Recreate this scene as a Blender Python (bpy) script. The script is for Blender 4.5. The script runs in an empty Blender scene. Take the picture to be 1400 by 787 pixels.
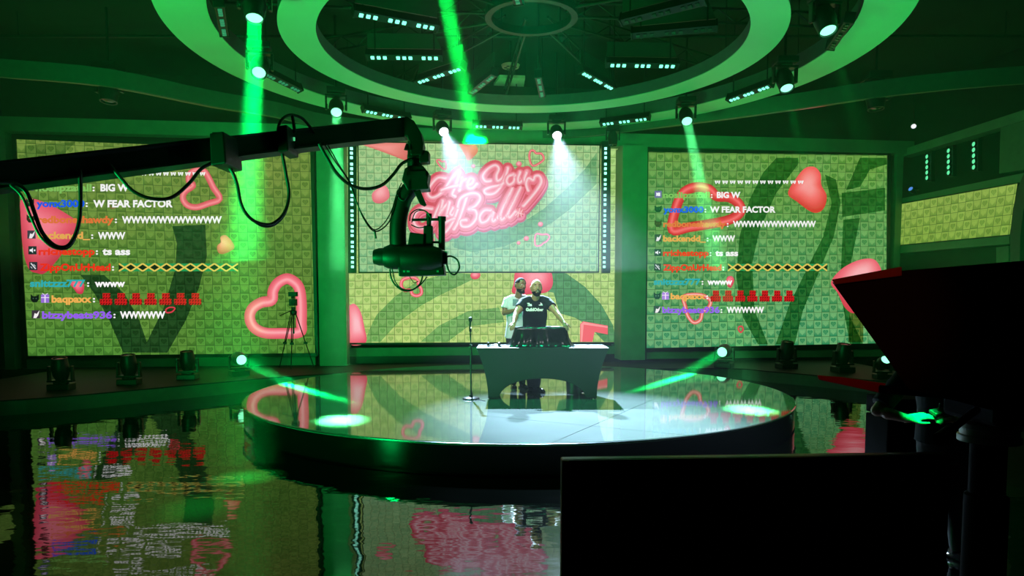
import bpy, bmesh, math, random
from mathutils import Vector, Matrix, Euler
from mathutils.bvhtree import BVHTree

random.seed(7)
sc = bpy.context.scene
COL = sc.collection
PI = math.pi

# ---------------------------------------------------------------- camera
F = 950.0
PX, PY, HOR = 700.0, 466.0, 405.0            # optical axis and horizon in the photo (1400 x 787)
PITCH = math.atan((PY - HOR) / F)
CAM = Vector((0, 0, 1.82))
cd = bpy.data.cameras.new('camera'); cam = bpy.data.objects.new('camera', cd); COL.objects.link(cam)
cam.location = CAM; cam.rotation_euler = (PI/2 - PITCH, 0, 0)
cd.sensor_width = 36; cd.lens = F/1400*36; cd.shift_y = (PY-393.5)/1400; cd.clip_start = .05; cd.clip_end = 100
sc.camera = cam
sc.view_settings.view_transform = 'Standard'; sc.view_settings.look = 'None'
sc.view_settings.exposure = 0.0; sc.view_settings.gamma = 1; sc.view_settings.use_curve_mapping = False

# ---------------------------------------------------------------- world
w = bpy.data.worlds.new('world'); sc.world = w; w.use_nodes = True
w.node_tree.nodes['Background'].inputs[0].default_value = (0.0, 0.02, 0.004, 1)
w.node_tree.nodes['Background'].inputs[1].default_value = 0.08

HAZE = 0.0078
# ---------------------------------------------------------------- lights
def aim(o, target):
    d = Vector(target) - o.location
    o.rotation_euler = d.to_track_quat('-Z', 'Y').to_euler()
def spot(name, loc, target, energy, color, size_deg, blend=.3, rad=.07, parent=None):
    l = bpy.data.lights.new(name, 'SPOT'); l.energy = energy; l.color = color
    l.spot_size = math.radians(size_deg); l.spot_blend = blend; l.shadow_soft_size = rad
    o = bpy.data.objects.new(name, l); COL.objects.link(o); o.location = loc; aim(o, target)
    if parent:
        bpy.context.view_layer.update()
        o.parent = parent; o.matrix_parent_inverse = parent.matrix_world.inverted()
    return o
def disk_beam(name, loc, target, power, color, size, spread_deg, parent):
    l = bpy.data.lights.new(name, 'AREA'); l.shape = 'DISK'; l.size = size; l.energy = power; l.color = color; l.spread = math.radians(spread_deg)
    o = bpy.data.objects.new(name, l); COL.objects.link(o); o.location = loc; aim(o, target)
    bpy.context.view_layer.update(); o.parent = parent; o.matrix_parent_inverse = parent.matrix_world.inverted()
    return o
GREEN = (0.0, 1.0, .16); DEEP = (0.0, 1.0, .12); TEAL = (.10, 1.0, .27); WHITE = (.50, .76, 1.0)
# added green fill lamps without fixtures, for the rings, pillars and back wall
spot('green_fill_light', (-5.5, 3.5, .5), (-1.5, 11, 5.6), 3000, GREEN, 110, 1, .5)
spot('green_fill_light', (7.6, 8.6, .6), (2.4, 11, 5.6), 900, GREEN, 110, 1, .5)
spot('green_fill_light', (-1.5, 14.6, 1.0), (-.5, 14.6, 6), 220, GREEN, 150, 1, .4)
spot('green_fill_light', (-6.5, 12.0, 3.6), (-3.5, 17, 3.0), 200, GREEN, 110, 1, .4)
spot('green_fill_light', (5.5, 12.0, 4.6), (3.0, 17, 3.0), 220, GREEN, 110, 1, .4)
spot('stage_fill', (.3, 9.6, 6.8), (.2, 9.6, 0), 1300, (0, 1.0, .34), 62, .5, .3)  # added overhead teal fill that tints the stage deck
# front key light over the camera position for the two men
spot('key_light', (-1.3, 3.8, 6.4), (.30, 10.7, 1.9), 2600, (1, .90, .95), 13, .6, .25)
spot('red_fill_light', (.9, .4, 2.6), (1.46, 3.0, 1.72), 26, (1, .16, .05), 19, .8, .05)  # added unseen red lamp to brighten the hood rim and tray edge

# ---------------------------------------------------------------- projection helpers (photo pixel -> point in the place)
def ray(px, py):
    u = (px-PX)/F; v = (PY-py)/F
    return Vector((u, math.cos(PITCH)+v*math.sin(PITCH), -math.sin(PITCH)+v*math.cos(PITCH)))
def P(px, py, Y):
    d = ray(px, py); return CAM + d*(Y/d.y)
def G(px, py, z):
    d = ray(px, py); return CAM + d*((z-CAM.z)/d.z)
WA = Vector((-10.92, 15.3, 0)); WN = Vector((-.1147, 1, 0)).normalized(); WT = Vector((1, .1147, 0)).normalized()
def W(px, py, off=0.0):                       # point on the back wall, off metres in front of it
    d = ray(px, py); t = (WA - WN*off - CAM).dot(WN)/d.dot(WN); return CAM + d*t
RA = Vector((9.86, 17.8, 0)); RN = Vector((1, .165, 0)).normalized()
def R(px, py, off=0.0):                       # point on the right wall
    d = ray(px, py); t = (RA - RN*off - CAM).dot(RN)/d.dot(RN); return CAM + d*t

# ---------------------------------------------------------------- materials
def lin(c):
    return tuple(((x/255)/12.92 if x/255 <= .04045 else ((x/255+.055)/1.055)**2.4) for x in c)
def S2(r, g, b): return (*lin((r, g, b)), 1)
MATS = {}
def pm(name, col, rough=.5, metal=0, ior=1.5, var=.25, scale=8, bump=0, spec=.5):
    if name in MATS: return MATS[name]
    m = bpy.data.materials.new(name); m.use_nodes = True; nt = m.node_tree; b = nt.nodes['Principled BSDF']
    c = (*col[:3], 1)
    n = nt.nodes.new('ShaderNodeTexNoise'); n.inputs['Scale'].default_value = scale; n.inputs['Detail'].default_value = 4
    tc = nt.nodes.new('ShaderNodeTexCoord'); nt.links.new(tc.outputs['Object'], n.inputs['Vector'])
    mx = nt.nodes.new('ShaderNodeMix'); mx.data_type = 'RGBA'
    mx.inputs[6].default_value = tuple(x*(1-var) for x in c[:3])+(1,); mx.inputs[7].default_value = tuple(min(1, x*(1+var)) for x in c[:3])+(1,)
    nt.links.new(n.outputs[0], mx.inputs[0]); nt.links.new(mx.outputs[2], b.inputs['Base Color'])
    b.inputs['Roughness'].default_value = rough; b.inputs['Metallic'].default_value = metal; b.inputs['IOR'].default_value = ior
    b.inputs['Specular IOR Level'].default_value = spec
    if bump:
        bp = nt.nodes.new('ShaderNodeBump'); bp.inputs['Strength'].default_value = bump; bp.inputs['Distance'].default_value = .01
        nt.links.new(n.outputs[0], bp.inputs['Height']); nt.links.new(bp.outputs[0], b.inputs['Normal'])
    MATS[name] = m; return m
def em(name, col, strength=1.0, sample=True):
    if name in MATS: return MATS[name]
    m = bpy.data.materials.new(name); m.use_nodes = True; nt = m.node_tree; b = nt.nodes['Principled BSDF']
    b.inputs['Base Color'].default_value = (.01, .01, .01, 1); b.inputs['Roughness'].default_value = .4
    b.inputs['Emission Color'].default_value = (*col[:3], 1); b.inputs['Emission Strength'].default_value = strength
    if not sample: m.cycles.emission_sampling = 'NONE'
    MATS[name] = m; return m
def vcol_em(name, strength=1.0):              # picture shown on an LED screen: colour carried by the picture itself
    if name in MATS: return MATS[name]
    m = bpy.data.materials.new(name); m.use_nodes = True; nt = m.node_tree; nt.nodes.clear()
    o = nt.nodes.new('ShaderNodeOutputMaterial'); e = nt.nodes.new('ShaderNodeEmission'); a = nt.nodes.new('ShaderNodeVertexColor'); a.layer_name = 'Col'
    e.inputs[1].default_value = strength
    nt.links.new(a.outputs[0], e.inputs[0]); nt.links.new(e.outputs[0], o.inputs[0])
    m.cycles.emission_sampling = 'NONE'; MATS[name] = m; return m
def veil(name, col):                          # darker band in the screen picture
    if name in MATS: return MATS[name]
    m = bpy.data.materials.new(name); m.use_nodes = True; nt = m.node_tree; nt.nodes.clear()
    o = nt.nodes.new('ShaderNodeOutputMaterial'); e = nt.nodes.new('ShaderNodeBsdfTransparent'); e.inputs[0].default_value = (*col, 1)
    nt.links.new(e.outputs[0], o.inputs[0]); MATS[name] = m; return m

class NB:                                     # tiny node-expression builder
    def __init__(s, m): s.nt = m.node_tree
    def m(s, op, a, b=None, c=None):
        n = s.nt.nodes.new('ShaderNodeMath'); n.operation = op
        for i, x in enumerate((a, b, c)):
            if x is None: continue
            if isinstance(x, (int, float)): n.inputs[i].default_value = x
            else: s.nt.links.new(x, n.inputs[i])
        return n.outputs[0]
    def mix(s, f, a, b, blend='MIX'):
        n = s.nt.nodes.new('ShaderNodeMix'); n.data_type = 'RGBA'; n.blend_type = blend
        for i, x in ((0, f), (6, a), (7, b)):
            if isinstance(x, (int, float, tuple)): n.inputs[i].default_value = x
            else: s.nt.links.new(x, n.inputs[i])
        return n.outputs[2]
def tiles(name, A, B, A2, B2, contrast=1.0, strength=1.0, seed=0.0):
    """LED picture of a chequered heart-tile wall; A/B light and dark tile, A2/B2 the second tint it fades to"""
    m = bpy.data.materials.new(name); m.use_nodes = True; nt = m.node_tree; nt.nodes.clear(); q = NB(m)
    out = nt.nodes.new('ShaderNodeOutputMaterial')
    uv = nt.nodes.new('ShaderNodeUVMap'); uv.uv_map = 'tile'; sp = nt.nodes.new('ShaderNodeSeparateXYZ'); nt.links.new(uv.outputs[0], sp.inputs[0])
    u, v = sp.outputs[0], sp.outputs[1]
    fu, fv = q.m('FLOOR', u), q.m('FLOOR', v)
    par = q.m('FLOORED_MODULO', q.m('ADD', fu, fv), 2.0)
    x = q.m('ABSOLUTE', q.m('SUBTRACT', q.m('SUBTRACT', u, fu), .5)); y = q.m('SUBTRACT', q.m('SUBTRACT', v, fv), .5)
    grid = q.m('MAXIMUM', q.m('GREATER_THAN', x, .462), q.m('GREATER_THAN', q.m('ABSOLUTE', y), .462))
    def heart(k):
        xs, ys = q.m('DIVIDE', x, k), q.m('DIVIDE', y, k)
        dx, dy = q.m('SUBTRACT', xs, .13), q.m('SUBTRACT', ys, .09)
        c = q.m('LESS_THAN', q.m('ADD', q.m('MULTIPLY', dx, dx), q.m('MULTIPLY', dy, dy)), .0225)
        t = q.m('MULTIPLY', q.m('LESS_THAN', xs, q.m('MULTIPLY', q.m('ADD', ys, .26), .88)), q.m('LESS_THAN', ys, .08))
        return q.m('MAXIMUM', c, t)
    h, hi = heart(1.15), heart(.85)
    tex = nt.nodes.new('ShaderNodeTexWhiteNoise'); tex.noise_dimensions = '3D'
    cmb = nt.nodes.new('ShaderNodeCombineXYZ'); nt.links.new(fu, cmb.inputs[0]); nt.links.new(fv, cmb.inputs[1]); cmb.inputs[2].default_value = seed
    nt.links.new(cmb.outputs[0], tex.inputs['Vector'])
    ns = nt.nodes.new('ShaderNodeTexNoise'); ns.inputs['Scale'].default_value = .16; ns.inputs['Detail'].default_value = 2
    cm2 = nt.nodes.new('ShaderNodeCombineXYZ'); nt.links.new(u, cm2.inputs[0]); nt.links.new(v, cm2.inputs[1]); cm2.inputs[2].default_value = seed
    nt.links.new(cm2.outputs[0], ns.inputs['Vector'])
    pic = nt.nodes.new('ShaderNodeUVMap'); pic.uv_map = 'pic'; sp2 = nt.nodes.new('ShaderNodeSeparateXYZ'); nt.links.new(pic.outputs[0], sp2.inputs[0])
    fac = q.m('ADD', q.m('MULTIPLY', q.m('SUBTRACT', ns.outputs[0], .5), .9), q.m('SUBTRACT', 1.0, sp2.outputs[1]))
    cl = nt.nodes.new('ShaderNodeClamp'); nt.links.new(fac, cl.inputs[0]); fac = cl.outputs[0]
    light = q.mix(fac, A, A2); dark = q.mix(fac, B, B2)
    gy = q.m('ADD', .55, q.m('MULTIPLY', y, -.9))                       # dark tiles shade from top to bottom
    dk = q.mix(gy, light, dark); deep = q.mix(1.0, dark, (.72, .82, .72, 1), 'MULTIPLY')
    inner = q.m('LESS_THAN', q.m('MAXIMUM', x, q.m('ABSOLUTE', y)), .37)
    lt = q.mix(q.m('MULTIPLY', inner, .30), light, dark)
    lt = q.mix(h, lt, q.mix(.45, dark, deep)); lt = q.mix(q.m('MULTIPLY', hi, .5), lt, q.mix(.5, light, dark))
    dk = q.mix(q.m('MULTIPLY', h, .8), dk, light)
    c = q.mix(par, dk, lt)
    c = q.mix(q.m('MULTIPLY', grid, .62), c, (.01, .06, .01, 1))
    e = nt.nodes.new('ShaderNodeEmission'); nt.links.new(c, e.inputs[0])
    nt.links.new(q.m('MULTIPLY', q.m('ADD', .92, q.m('MULTIPLY', tex.outputs[0], .16)), strength), e.inputs[1])
    nt.links.new(e.outputs[0], out.inputs[0]); MATS[name] = m; return m

# ---------------------------------------------------------------- object helpers
def link_mesh(name, verts, faces, mat=None, parent=None, smooth=False, loc=None):
    me = bpy.data.meshes.new(name); me.from_pydata([tuple(v) for v in verts], [], faces); me.update()
    return link_me(name, me, mat, parent, smooth, loc)
def link_me(name, me, mat=None, parent=None, smooth=False, loc=None):
    o = bpy.data.objects.new(name, me); COL.objects.link(o)
    if mat is not None and len(me.materials) == 0: me.materials.append(mat)
    if smooth:
        for p in me.polygons: p.use_smooth = True
    if parent is not None:                     # vertices are given in world space: keep them there
        o.parent = parent; o.matrix_parent_inverse = pinv(parent)
    if loc is not None: o.location = loc
    return o
def pinv(p):
    m = Matrix.Translation(p.location) @ p.rotation_euler.to_matrix().to_4x4()
    return m.inverted()
def thing(name, label, cat, loc=(0, 0, 0), group=None):
    o = bpy.data.objects.new(name, None); COL.objects.link(o); o.location = loc; o.empty_display_size = .1
    o['label'] = label; o['category'] = cat
    if group: o['group'] = group
    return o
def tag(o, label, cat, group=None):
    o['label'] = label; o['category'] = cat
    if group: o['group'] = group
    return o
def struct(o, label=None, cat=None):
    o['kind'] = 'structure'
    if label: o['label'] = label
    if cat: o['category'] = cat
    return o
class MB:                                     # mesh collector: boxes, tubes, lathes joined in one mesh
    def __init__(s): s.v = []; s.f = []
    def add(s, vs, fs):
        b = len(s.v); s.v += [Vector(v) for v in vs]; s.f += [[i+b for i in f] for f in fs]; return s
    def box(s, c, size, rot=None):
        M = rot.to_matrix() if isinstance(rot, Euler) else (rot if rot is not None else Matrix.Identity(3))
        c = Vector(c); hx, hy, hz = [a/2 for a in size]
        vs = [c + M @ Vector((x*hx, y*hy, z*hz)) for z in (-1, 1) for y in (-1, 1) for x in (-1, 1)]
        return s.add(vs, [(0, 2, 3, 1), (4, 5, 7, 6), (0, 1, 5, 4), (2, 6, 7, 3), (0, 4, 6, 2), (1, 3, 7, 5)])
    def prism(s, pts, d):                     # polygon pts extruded by vector d
        d = Vector(d); n = len(pts); vs = [Vector(p) for p in pts] + [Vector(p)+d for p in pts]
        fs = [list(range(n)), list(range(2*n-1, n-1, -1))] + [(i, n+i, n+(i+1) % n, (i+1) % n) for i in range(n)]
        return s.add(vs, fs)
    def tube(s, pts, r, seg=10, caps=True):
        pts = [Vector(p) for p in pts]; n = len(pts)
        rr = r if isinstance(r, (list, tuple)) else [r]*n
        vs = []; prev = None
        for i, p in enumerate(pts):
            t = (pts[min(i+1, n-1)] - pts[max(i-1, 0)]).normalized()
            if prev is None:
                a = t.orthogonal().normalized()
            else:
                a = (prev - t*prev.dot(t))
                a = a.normalized() if a.length > 1e-6 else t.orthogonal().normalized()
            prev = a; b = t.cross(a)
            ri = rr[i]; ra, rb = ri if isinstance(ri, tuple) else (ri, ri)
            for k in range(seg):
                th = 2*PI*k/seg; vs.append(p + a*math.cos(th)*ra + b*math.sin(th)*rb)
        fs = [(i*seg+k, i*seg+(k+1) % seg, (i+1)*seg+(k+1) % seg, (i+1)*seg+k) for i in range(n-1) for k in range(seg)]
        if caps: fs += [list(range(seg-1, -1, -1)), [(n-1)*seg+k for k in range(seg)]]
        return s.add(vs, fs)
    def lathe(s, prof, c=(0, 0, 0), axis=None, seg=24, caps=True):   # prof: (radius, height along axis)
        ax = Vector(axis).normalized() if axis is not None else Vector((0, 0, 1)); a = ax.orthogonal().normalized(); b = ax.cross(a); c = Vector(c)
        vs = [c + ax*h + (a*math.cos(2*PI*k/seg) + b*math.sin(2*PI*k/seg))*r for r, h in prof for k in range(seg)]
        n = len(prof)
        fs = [(i*seg+k, i*seg+(k+1) % seg, (i+1)*seg+(k+1) % seg, (i+1)*seg+k) for i in range(n-1) for k in range(seg)]
        if caps: fs += [list(range(seg-1, -1, -1)), [(n-1)*seg+k for k in range(seg)]]
        return s.add(vs, fs)
    def ball(s, c, r, seg=16, rot=None):
        r = (r, r, r) if isinstance(r, (int, float)) else r; c = Vector(c); M = rot if rot is not None else Matrix.Identity(3)
        rings = seg//2; vs = []; fs = []
        for i in range(rings+1):
            ph = PI*i/rings
            for k in range(seg):
                th = 2*PI*k/seg
                vs.append(c + M @ Vector((r[0]*math.sin(ph)*math.cos(th), r[1]*math.sin(ph)*math.sin(th), -r[2]*math.cos(ph))))
        for i in range(rings):
            for k in range(seg): fs.append((i*seg+k, i*seg+(k+1) % seg, (i+1)*seg+(k+1) % seg, (i+1)*seg+k))
        return s.add(vs, fs)
    def build(s, name, mat, parent=None, smooth=False, bevel=0, sharp=True):
        me = bpy.data.meshes.new(name); me.from_pydata([tuple(v) for v in s.v], [], s.f); me.update()
        bm = bmesh.new(); bm.from_mesh(me)
        bmesh.ops.remove_doubles(bm, verts=bm.verts, dist=1e-6)
        bmesh.ops.recalc_face_normals(bm, faces=bm.faces); bm.to_mesh(me); bm.free()
        o = link_me(name, me, mat, parent, False)
        if smooth:
            for p in me.polygons: p.use_smooth = True
            if sharp: me.set_sharp_from_angle(angle=math.radians(40))
        if bevel:
            b = o.modifiers.new('bevel', 'BEVEL'); b.width = bevel; b.segments = 2; b.limit_method = 'ANGLE'
        return o
def spline(pts, n=8, closed=False):           # Catmull-Rom through the points
    pts = [Vector(p) if len(p) == 3 else Vector((p[0], p[1], 0)) for p in pts]; N = len(pts); out = []
    rng = range(N if closed else N-1)
    for i in rng:
        if closed: a, b, c, d = pts[(i-1) % N], pts[i], pts[(i+1) % N], pts[(i+2) % N]
        else: a, b, c, d = pts[max(i-1, 0)], pts[i], pts[i+1], pts[min(i+2, N-1)]
        for k in range(n):
            t = k/n
            out.append(.5*((2*b) + (c-a)*t + (2*a-5*b+4*c-d)*t*t + (3*b-a-3*c+d)*t**3))
    if not closed: out.append(pts[-1].copy())
    return out
BLACK = pm('black_paint', (.008, .008, .008), .45)
MATTE = pm('matte_black', (.0014, .0014, .0014), .9, spec=.05)
BLKMET = pm('black_metal', (.012, .012, .012), .35, .3)
RUBBER = pm('black_rubber', (.01, .01, .01), .5)
WALL_CAST = pm('green_cast_wall_paint', (.14, .26, .17), .6, scale=3)  # grey paint with the green cast of the lamps mixed in
RING_CAST = pm('green_cast_ring_paint', (.39, .60, .40), .45, scale=2, var=.08)  # white rings carry the green lamp tint in their colour
DARKW = pm('dark_wall_paint', (.005, .010, .006), .8, scale=3)
CHROME = pm('brushed_metal', (.5, .5, .5), .3, 1)
# ================================================================ SETTING
def grid_floor():
    m = bpy.data.materials.new('glossy_black_floor'); m.use_nodes = True; nt = m.node_tree; b = nt.nodes['Principled BSDF']
    b.inputs['Base Color'].default_value = (.0008, .001, .0008, 1); b.inputs['Roughness'].default_value = .03
    b.inputs['IOR'].default_value = 1.55
    tc = nt.nodes.new('ShaderNodeTexCoord'); mp = nt.nodes.new('ShaderNodeMapping'); mp.inputs['Scale'].default_value = (.9, 1.6, 1)
    n = nt.nodes.new('ShaderNodeTexNoise'); n.inputs['Scale'].default_value = 1.8; n.inputs['Detail'].default_value = 3; n.inputs['Roughness'].default_value = .45
    bp = nt.nodes.new('ShaderNodeBump'); bp.inputs['Strength'].default_value = .16; bp.inputs['Distance'].default_value = .03
    nt.links.new(tc.outputs['Object'], mp.inputs[0]); nt.links.new(mp.outputs[0], n.inputs['Vector'])
    nt.links.new(n.outputs[0], bp.inputs['Height']); nt.links.new(bp.outputs[0], b.inputs['Normal'])
    return m
mb = MB(); mb.box((0, 8.3, -.05), (25, 21.4, .1)); struct(mb.build('floor', grid_floor()))
mb = MB(); mb.box((0, 8.3, 7.05), (25, 21.4, .1)); struct(mb.build('ceiling', pm('black_ceiling', (.006, .012, .007), .9)))
def wslab(name, a, b, z0, z1, off, th, mat, parent=None):   # board on the back wall between photo columns a and b
    pa, pb = W(a, 480, off), W(b, 480, off)
    pts = [Vector((pa.x, pa.y, z0)), Vector((pb.x, pb.y, z0)), Vector((pb.x, pb.y, z1)), Vector((pa.x, pa.y, z1))]
    m = MB(); m.prism(pts, WN*th); return m.build(name, mat, parent)
struct(wslab('wall_back', -160, 1262, 0, 7.0, -1.0, .12, DARKW))
def rslab(name, a, b, z0, z1, off, th, mat, parent=None):
    pa, pb = R(a, 300, off), R(b, 300, off)
    pts = [Vector((pa.x, pa.y, z0)), Vector((pb.x, pb.y, z0)), Vector((pb.x, pb.y, z1)), Vector((pa.x, pa.y, z1))]
    m = MB(); m.prism(pts, RN*th); return m.build(name, mat, parent)
struct(rslab('wall_right', 1213, 1900, 0, 7.0, -.25, .12, DARKW))
LAX = -11.35
mb = MB(); mb.box((LAX-.4, 8.0, 3.5), (.12, 17, 7)); struct(mb.build('wall_left', DARKW))
mb = MB(); mb.box((0, -2.3, 3.5), (25, .12, 7)); struct(mb.build('wall_front', pm('curtain_black', (.004, .004, .004), .9)))

# trims of the back wall: header beam, strip under the screens, pillars
struct(wslab('trim_1', -60, 1240, 5.36, 5.66, .18, .3, WALL_CAST))
struct(wslab('trim_2', 36, 431, .22, .43, .06, .2, WALL_CAST))
struct(wslab('trim_3', 884, 1219, .30, .47, .06, .2, WALL_CAST))
struct(wslab('trim_4', 474, 848, .40, .60, -.30, .2, WALL_CAST))
struct(wslab('trim_5', 437, 474, .22, 5.36, .30, .9, WALL_CAST))
struct(wslab('trim_6', 849, 882, .30, 5.36, .30, .9, WALL_CAST))
struct(wslab('trim_7', 6, 20, .22, 5.36, .12, .25, WALL_CAST))
struct(wslab('trim_8', 1217.5, 1226, .30, 5.36, .10, .2, WALL_CAST))
struct(wslab('trim_9', -60, 1240, 0, .22, .02, .2, BLACK))
struct(wslab('trim_10', 474, 848, .2, .40, -.3, .2, BLACK))
# right wall trims: header beam, frames around the strip screen, panels, curved jamb
def rquad(name, q, off, th, mat, parent=None):
    m = MB(); m.prism([R(x, y, off) for x, y in q], RN*th); return m.build(name, mat, parent)
struct(rquad('trim_11', [(1231, 205), (1520, 111), (1520, 128), (1231, 197+18)][::-1], .12, .3, WALL_CAST))
struct(rquad('trim_12', [(1228, 272), (1420, 232), (1420, 245), (1228, 281)], .10, .3, WALL_CAST))
struct(rquad('trim_13', [(1226, 336), (1380, 322), (1380, 333), (1226, 346)], .10, .3, WALL_CAST))
struct(rquad('trim_14', [(1368, 170), (1440, 148), (1440, 226), (1366, 237)], .05, .25, pm('panel_paint', (.10, .18, .12), .6)))
struct(rquad('trim_15', [(1362, 338), (1379, 336), (1379, 357), (1362, 359)], .05, .25, pm('panel_paint', (.10, .18, .12), .6)))
arc = [(1402, 232), (1392, 255), (1385, 285), (1381, 320), (1381, 365), (1394, 365), (1395, 322), (1399, 288), (1407, 258), (1416, 232)]
struct(rquad('trim_16', arc, .16, .4, pm('jamb_paint', (.06, .06, .06), .5)))

# curved ceiling soffit: a fascia band hanging from a flat overhang
sp_ = [(-180, 92), (0, 105), (150, 118), (290, 145), (380, 160), (450, 176), (560, 186), (700, 189), (800, 186), (880, 176), (1000, 161), (1100, 147), (1228, 129), (1400, 114), (1600, 105)]
curve = spline([G(x, y, 5.50) for x, y in sp_], 4)
mb = MB(); vs = []; fs = []
for p in curve:
    d = Vector((p.x-.3, p.y-9, 0)).normalized()
    for (k, z) in ((0, 5.50), (0, 5.80), (.10, 5.80), (.10, 5.50)): vs.append(p + d*k + Vector((0, 0, z-5.5)))
n = len(curve)
for i in range(n-1):
    for k in range(4): fs.append((i*4+k, i*4+(k+1) % 4, (i+1)*4+(k+1) % 4, (i+1)*4+k))
fs += [(0, 1, 2, 3), ((n-1)*4, (n-1)*4+3, (n-1)*4+2, (n-1)*4+1)]
mb.add(vs, fs)
struct(mb.build('trim_17', pm('soffit_paint', (.05, .09, .06), .5)))
vs = []; fs = []
for p in curve:
    d = Vector((p.x-.3, p.y-9, 0)).normalized()
    vs += [p + d*.10 + Vector((0, 0, .02)), p + d*.13 + Vector((0, 0, .02)), p + d*.13 + Vector((0, 0, .0)), p + d*.10]
mb = MB(); mb.add(vs, fs + [(i*4+k, i*4+(k+1) % 4, (i+1)*4+(k+1) % 4, (i+1)*4+k) for i in range(n-1) for k in range(4)] + [(0, 1, 2, 3), ((n-1)*4, (n-1)*4+3, (n-1)*4+2, (n-1)*4+1)])
struct(mb.build('trim_18', pm('soffit_lip', (.3, .3, .3), .15, 1)))

# ---------------------------------------------------------------- back riser along the wall (curved front edge)
edge = [(-260, 560), (0, 547), (100, 540), (200, 531), (300, 522), (360, 516.5), (440, 511), (560, 506), (700, 504), (850, 504), (996, 503), (1050, 507), (1117, 512.5), (1240, 524), (1420, 545)]
ZR = .24
ec = spline([G(x, y, ZR) for x, y in edge], 4); ec = [Vector((max(-11.3, min(11.9, p.x)), p.y, 0)) for p in ec]
def riser():
    t = thing('back_riser', 'low curved riser with a green-lit front running along the back wall under the screens', 'riser', (0, 16, 0))
    back = [Vector((p.x, 16.55+.1147*p.x-.05, 0)) for p in ec]
    vs = []; n = len(ec)
    for p, q in zip(ec, back): vs += [p + Vector((0, 0, ZR-.02)), q + Vector((0, 0, ZR-.02)), p + Vector((0, 0, ZR)), q + Vector((0, 0, ZR))]
    fs = []
    for i in range(n-1):
        a, b = i*4, (i+1)*4
        fs += [(a+2, a+3, b+3, b+2), (a, b, b+1, a+1), (a, a+2, b+2, b), (a+1, b+1, b+3, a+3)]
    fs += [(0, 1, 3, 2), ((n-1)*4, (n-1)*4+2, (n-1)*4+3, (n-1)*4+1)]
    m = MB(); m.add(vs, fs); m.build('deck', pm('black_deck', (.003, .004, .003), .6, spec=.2), t)
    vs = []; fs = []
    for p in ec:
        d = Vector((p.x*-.05, 1, 0)).normalized()
        vs += [p + d*.02 + Vector((0, 0, 0)), p + d*.02 + Vector((0, 0, ZR-.02)), p + d*.08 + Vector((0, 0, ZR-.02)), p + d*.08]
    for i in range(n-1):
        for k in range(4): fs.append((i*4+k, i*4+(k+1) % 4, (i+1)*4+(k+1) % 4, (i+1)*4+k))
    fs += [(0, 1, 2, 3), ((n-1)*4, (n-1)*4+3, (n-1)*4+2, (n-1)*4+1)]
    m = MB(); m.add(vs, fs); m.build('front_face', pm('riser_paint', (.07, .13, .085), .35), t)
riser()

# ---------------------------------------------------------------- round stage
ZS = .33
_f, _b = G(708, 606, ZS), G(708, 497.5, ZS)
SC = Vector((.10, (_f.y+_b.y)/2, 0)); SRAD = (_b.y-_f.y)/2
print('stage', SC, SRAD)
def stage():
    t = thing('round_stage', 'round glossy stage platform with a black rim in the middle of the studio floor', 'stage', SC)
    m = bpy.data.materials.new('glossy_stage_deck'); m.use_nodes = True; nt = m.node_tree; b = nt.nodes['Principled BSDF']; q = NB(m)
    tc = nt.nodes.new('ShaderNodeTexCoord'); sp = nt.nodes.new('ShaderNodeSeparateXYZ')
    mp = nt.nodes.new('ShaderNodeMapping'); mp.inputs['Rotation'].default_value = (0, 0, .5)
    nt.links.new(tc.outputs['Object'], mp.inputs[0]); nt.links.new(mp.outputs[0], sp.inputs[0])
    def seam(c, off):
        f = q.m('FRACT', q.m('DIVIDE', q.m('ADD', c, off), 2.2)); return q.m('LESS_THAN', q.m('ABSOLUTE', q.m('SUBTRACT', f, .5)), .0022)
    s = q.m('MAXIMUM', seam(sp.outputs[0], 50.3), seam(sp.outputs[1], 50.9))
    n = nt.nodes.new('ShaderNodeTexNoise'); n.inputs['Scale'].default_value = 2; n.inputs['Detail'].default_value = 5
    nt.links.new(tc.outputs['Object'], n.inputs['Vector'])
    c = q.mix(n.outputs[0], (.12, .135, .13, 1), (.16, .175, .17, 1)); c = q.mix(s, c, (.01, .012, .01, 1))
    nt.links.new(c, b.inputs['Base Color']); b.inputs['Roughness'].default_value = .045; b.inputs['IOR'].default_value = 2.9
    bp = nt.nodes.new('ShaderNodeBump'); bp.inputs['Strength'].default_value = .03; bp.inputs['Distance'].default_value = .01
    nt.links.new(n.outputs[0], bp.inputs['Height']); nt.links.new(bp.outputs[0], b.inputs['Normal'])
    mb = MB(); mb.lathe([(SRAD-.04, .30), (SRAD-.005, .30), (SRAD, ZS-.006), (SRAD-.012, ZS)], SC, seg=160)
    d = mb.build('stage_deck', m, t)
    mb = MB(); mb.lathe([(SRAD-.05, 0), (SRAD-.05, .03), (SRAD-.012, .03), (SRAD-.012, .30), (SRAD-.06, .30), (SRAD-.06, .0)], SC, seg=160, caps=False)
    mb.build('stage_rim', pm('gloss_black_rim', (.002, .002, .002), .15, spec=.2), t, True)
    mb = MB(); mb.lathe([(SRAD, ZS-.022), (SRAD+.008, ZS-.018), (SRAD+.008, ZS-.006), (SRAD, ZS-.004)], SC, seg=160, caps=False)
    mb.build('edge_trim', pm('edge_trim_metal', (.10, .13, .14), .25, .8), t, True)
stage()

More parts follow.
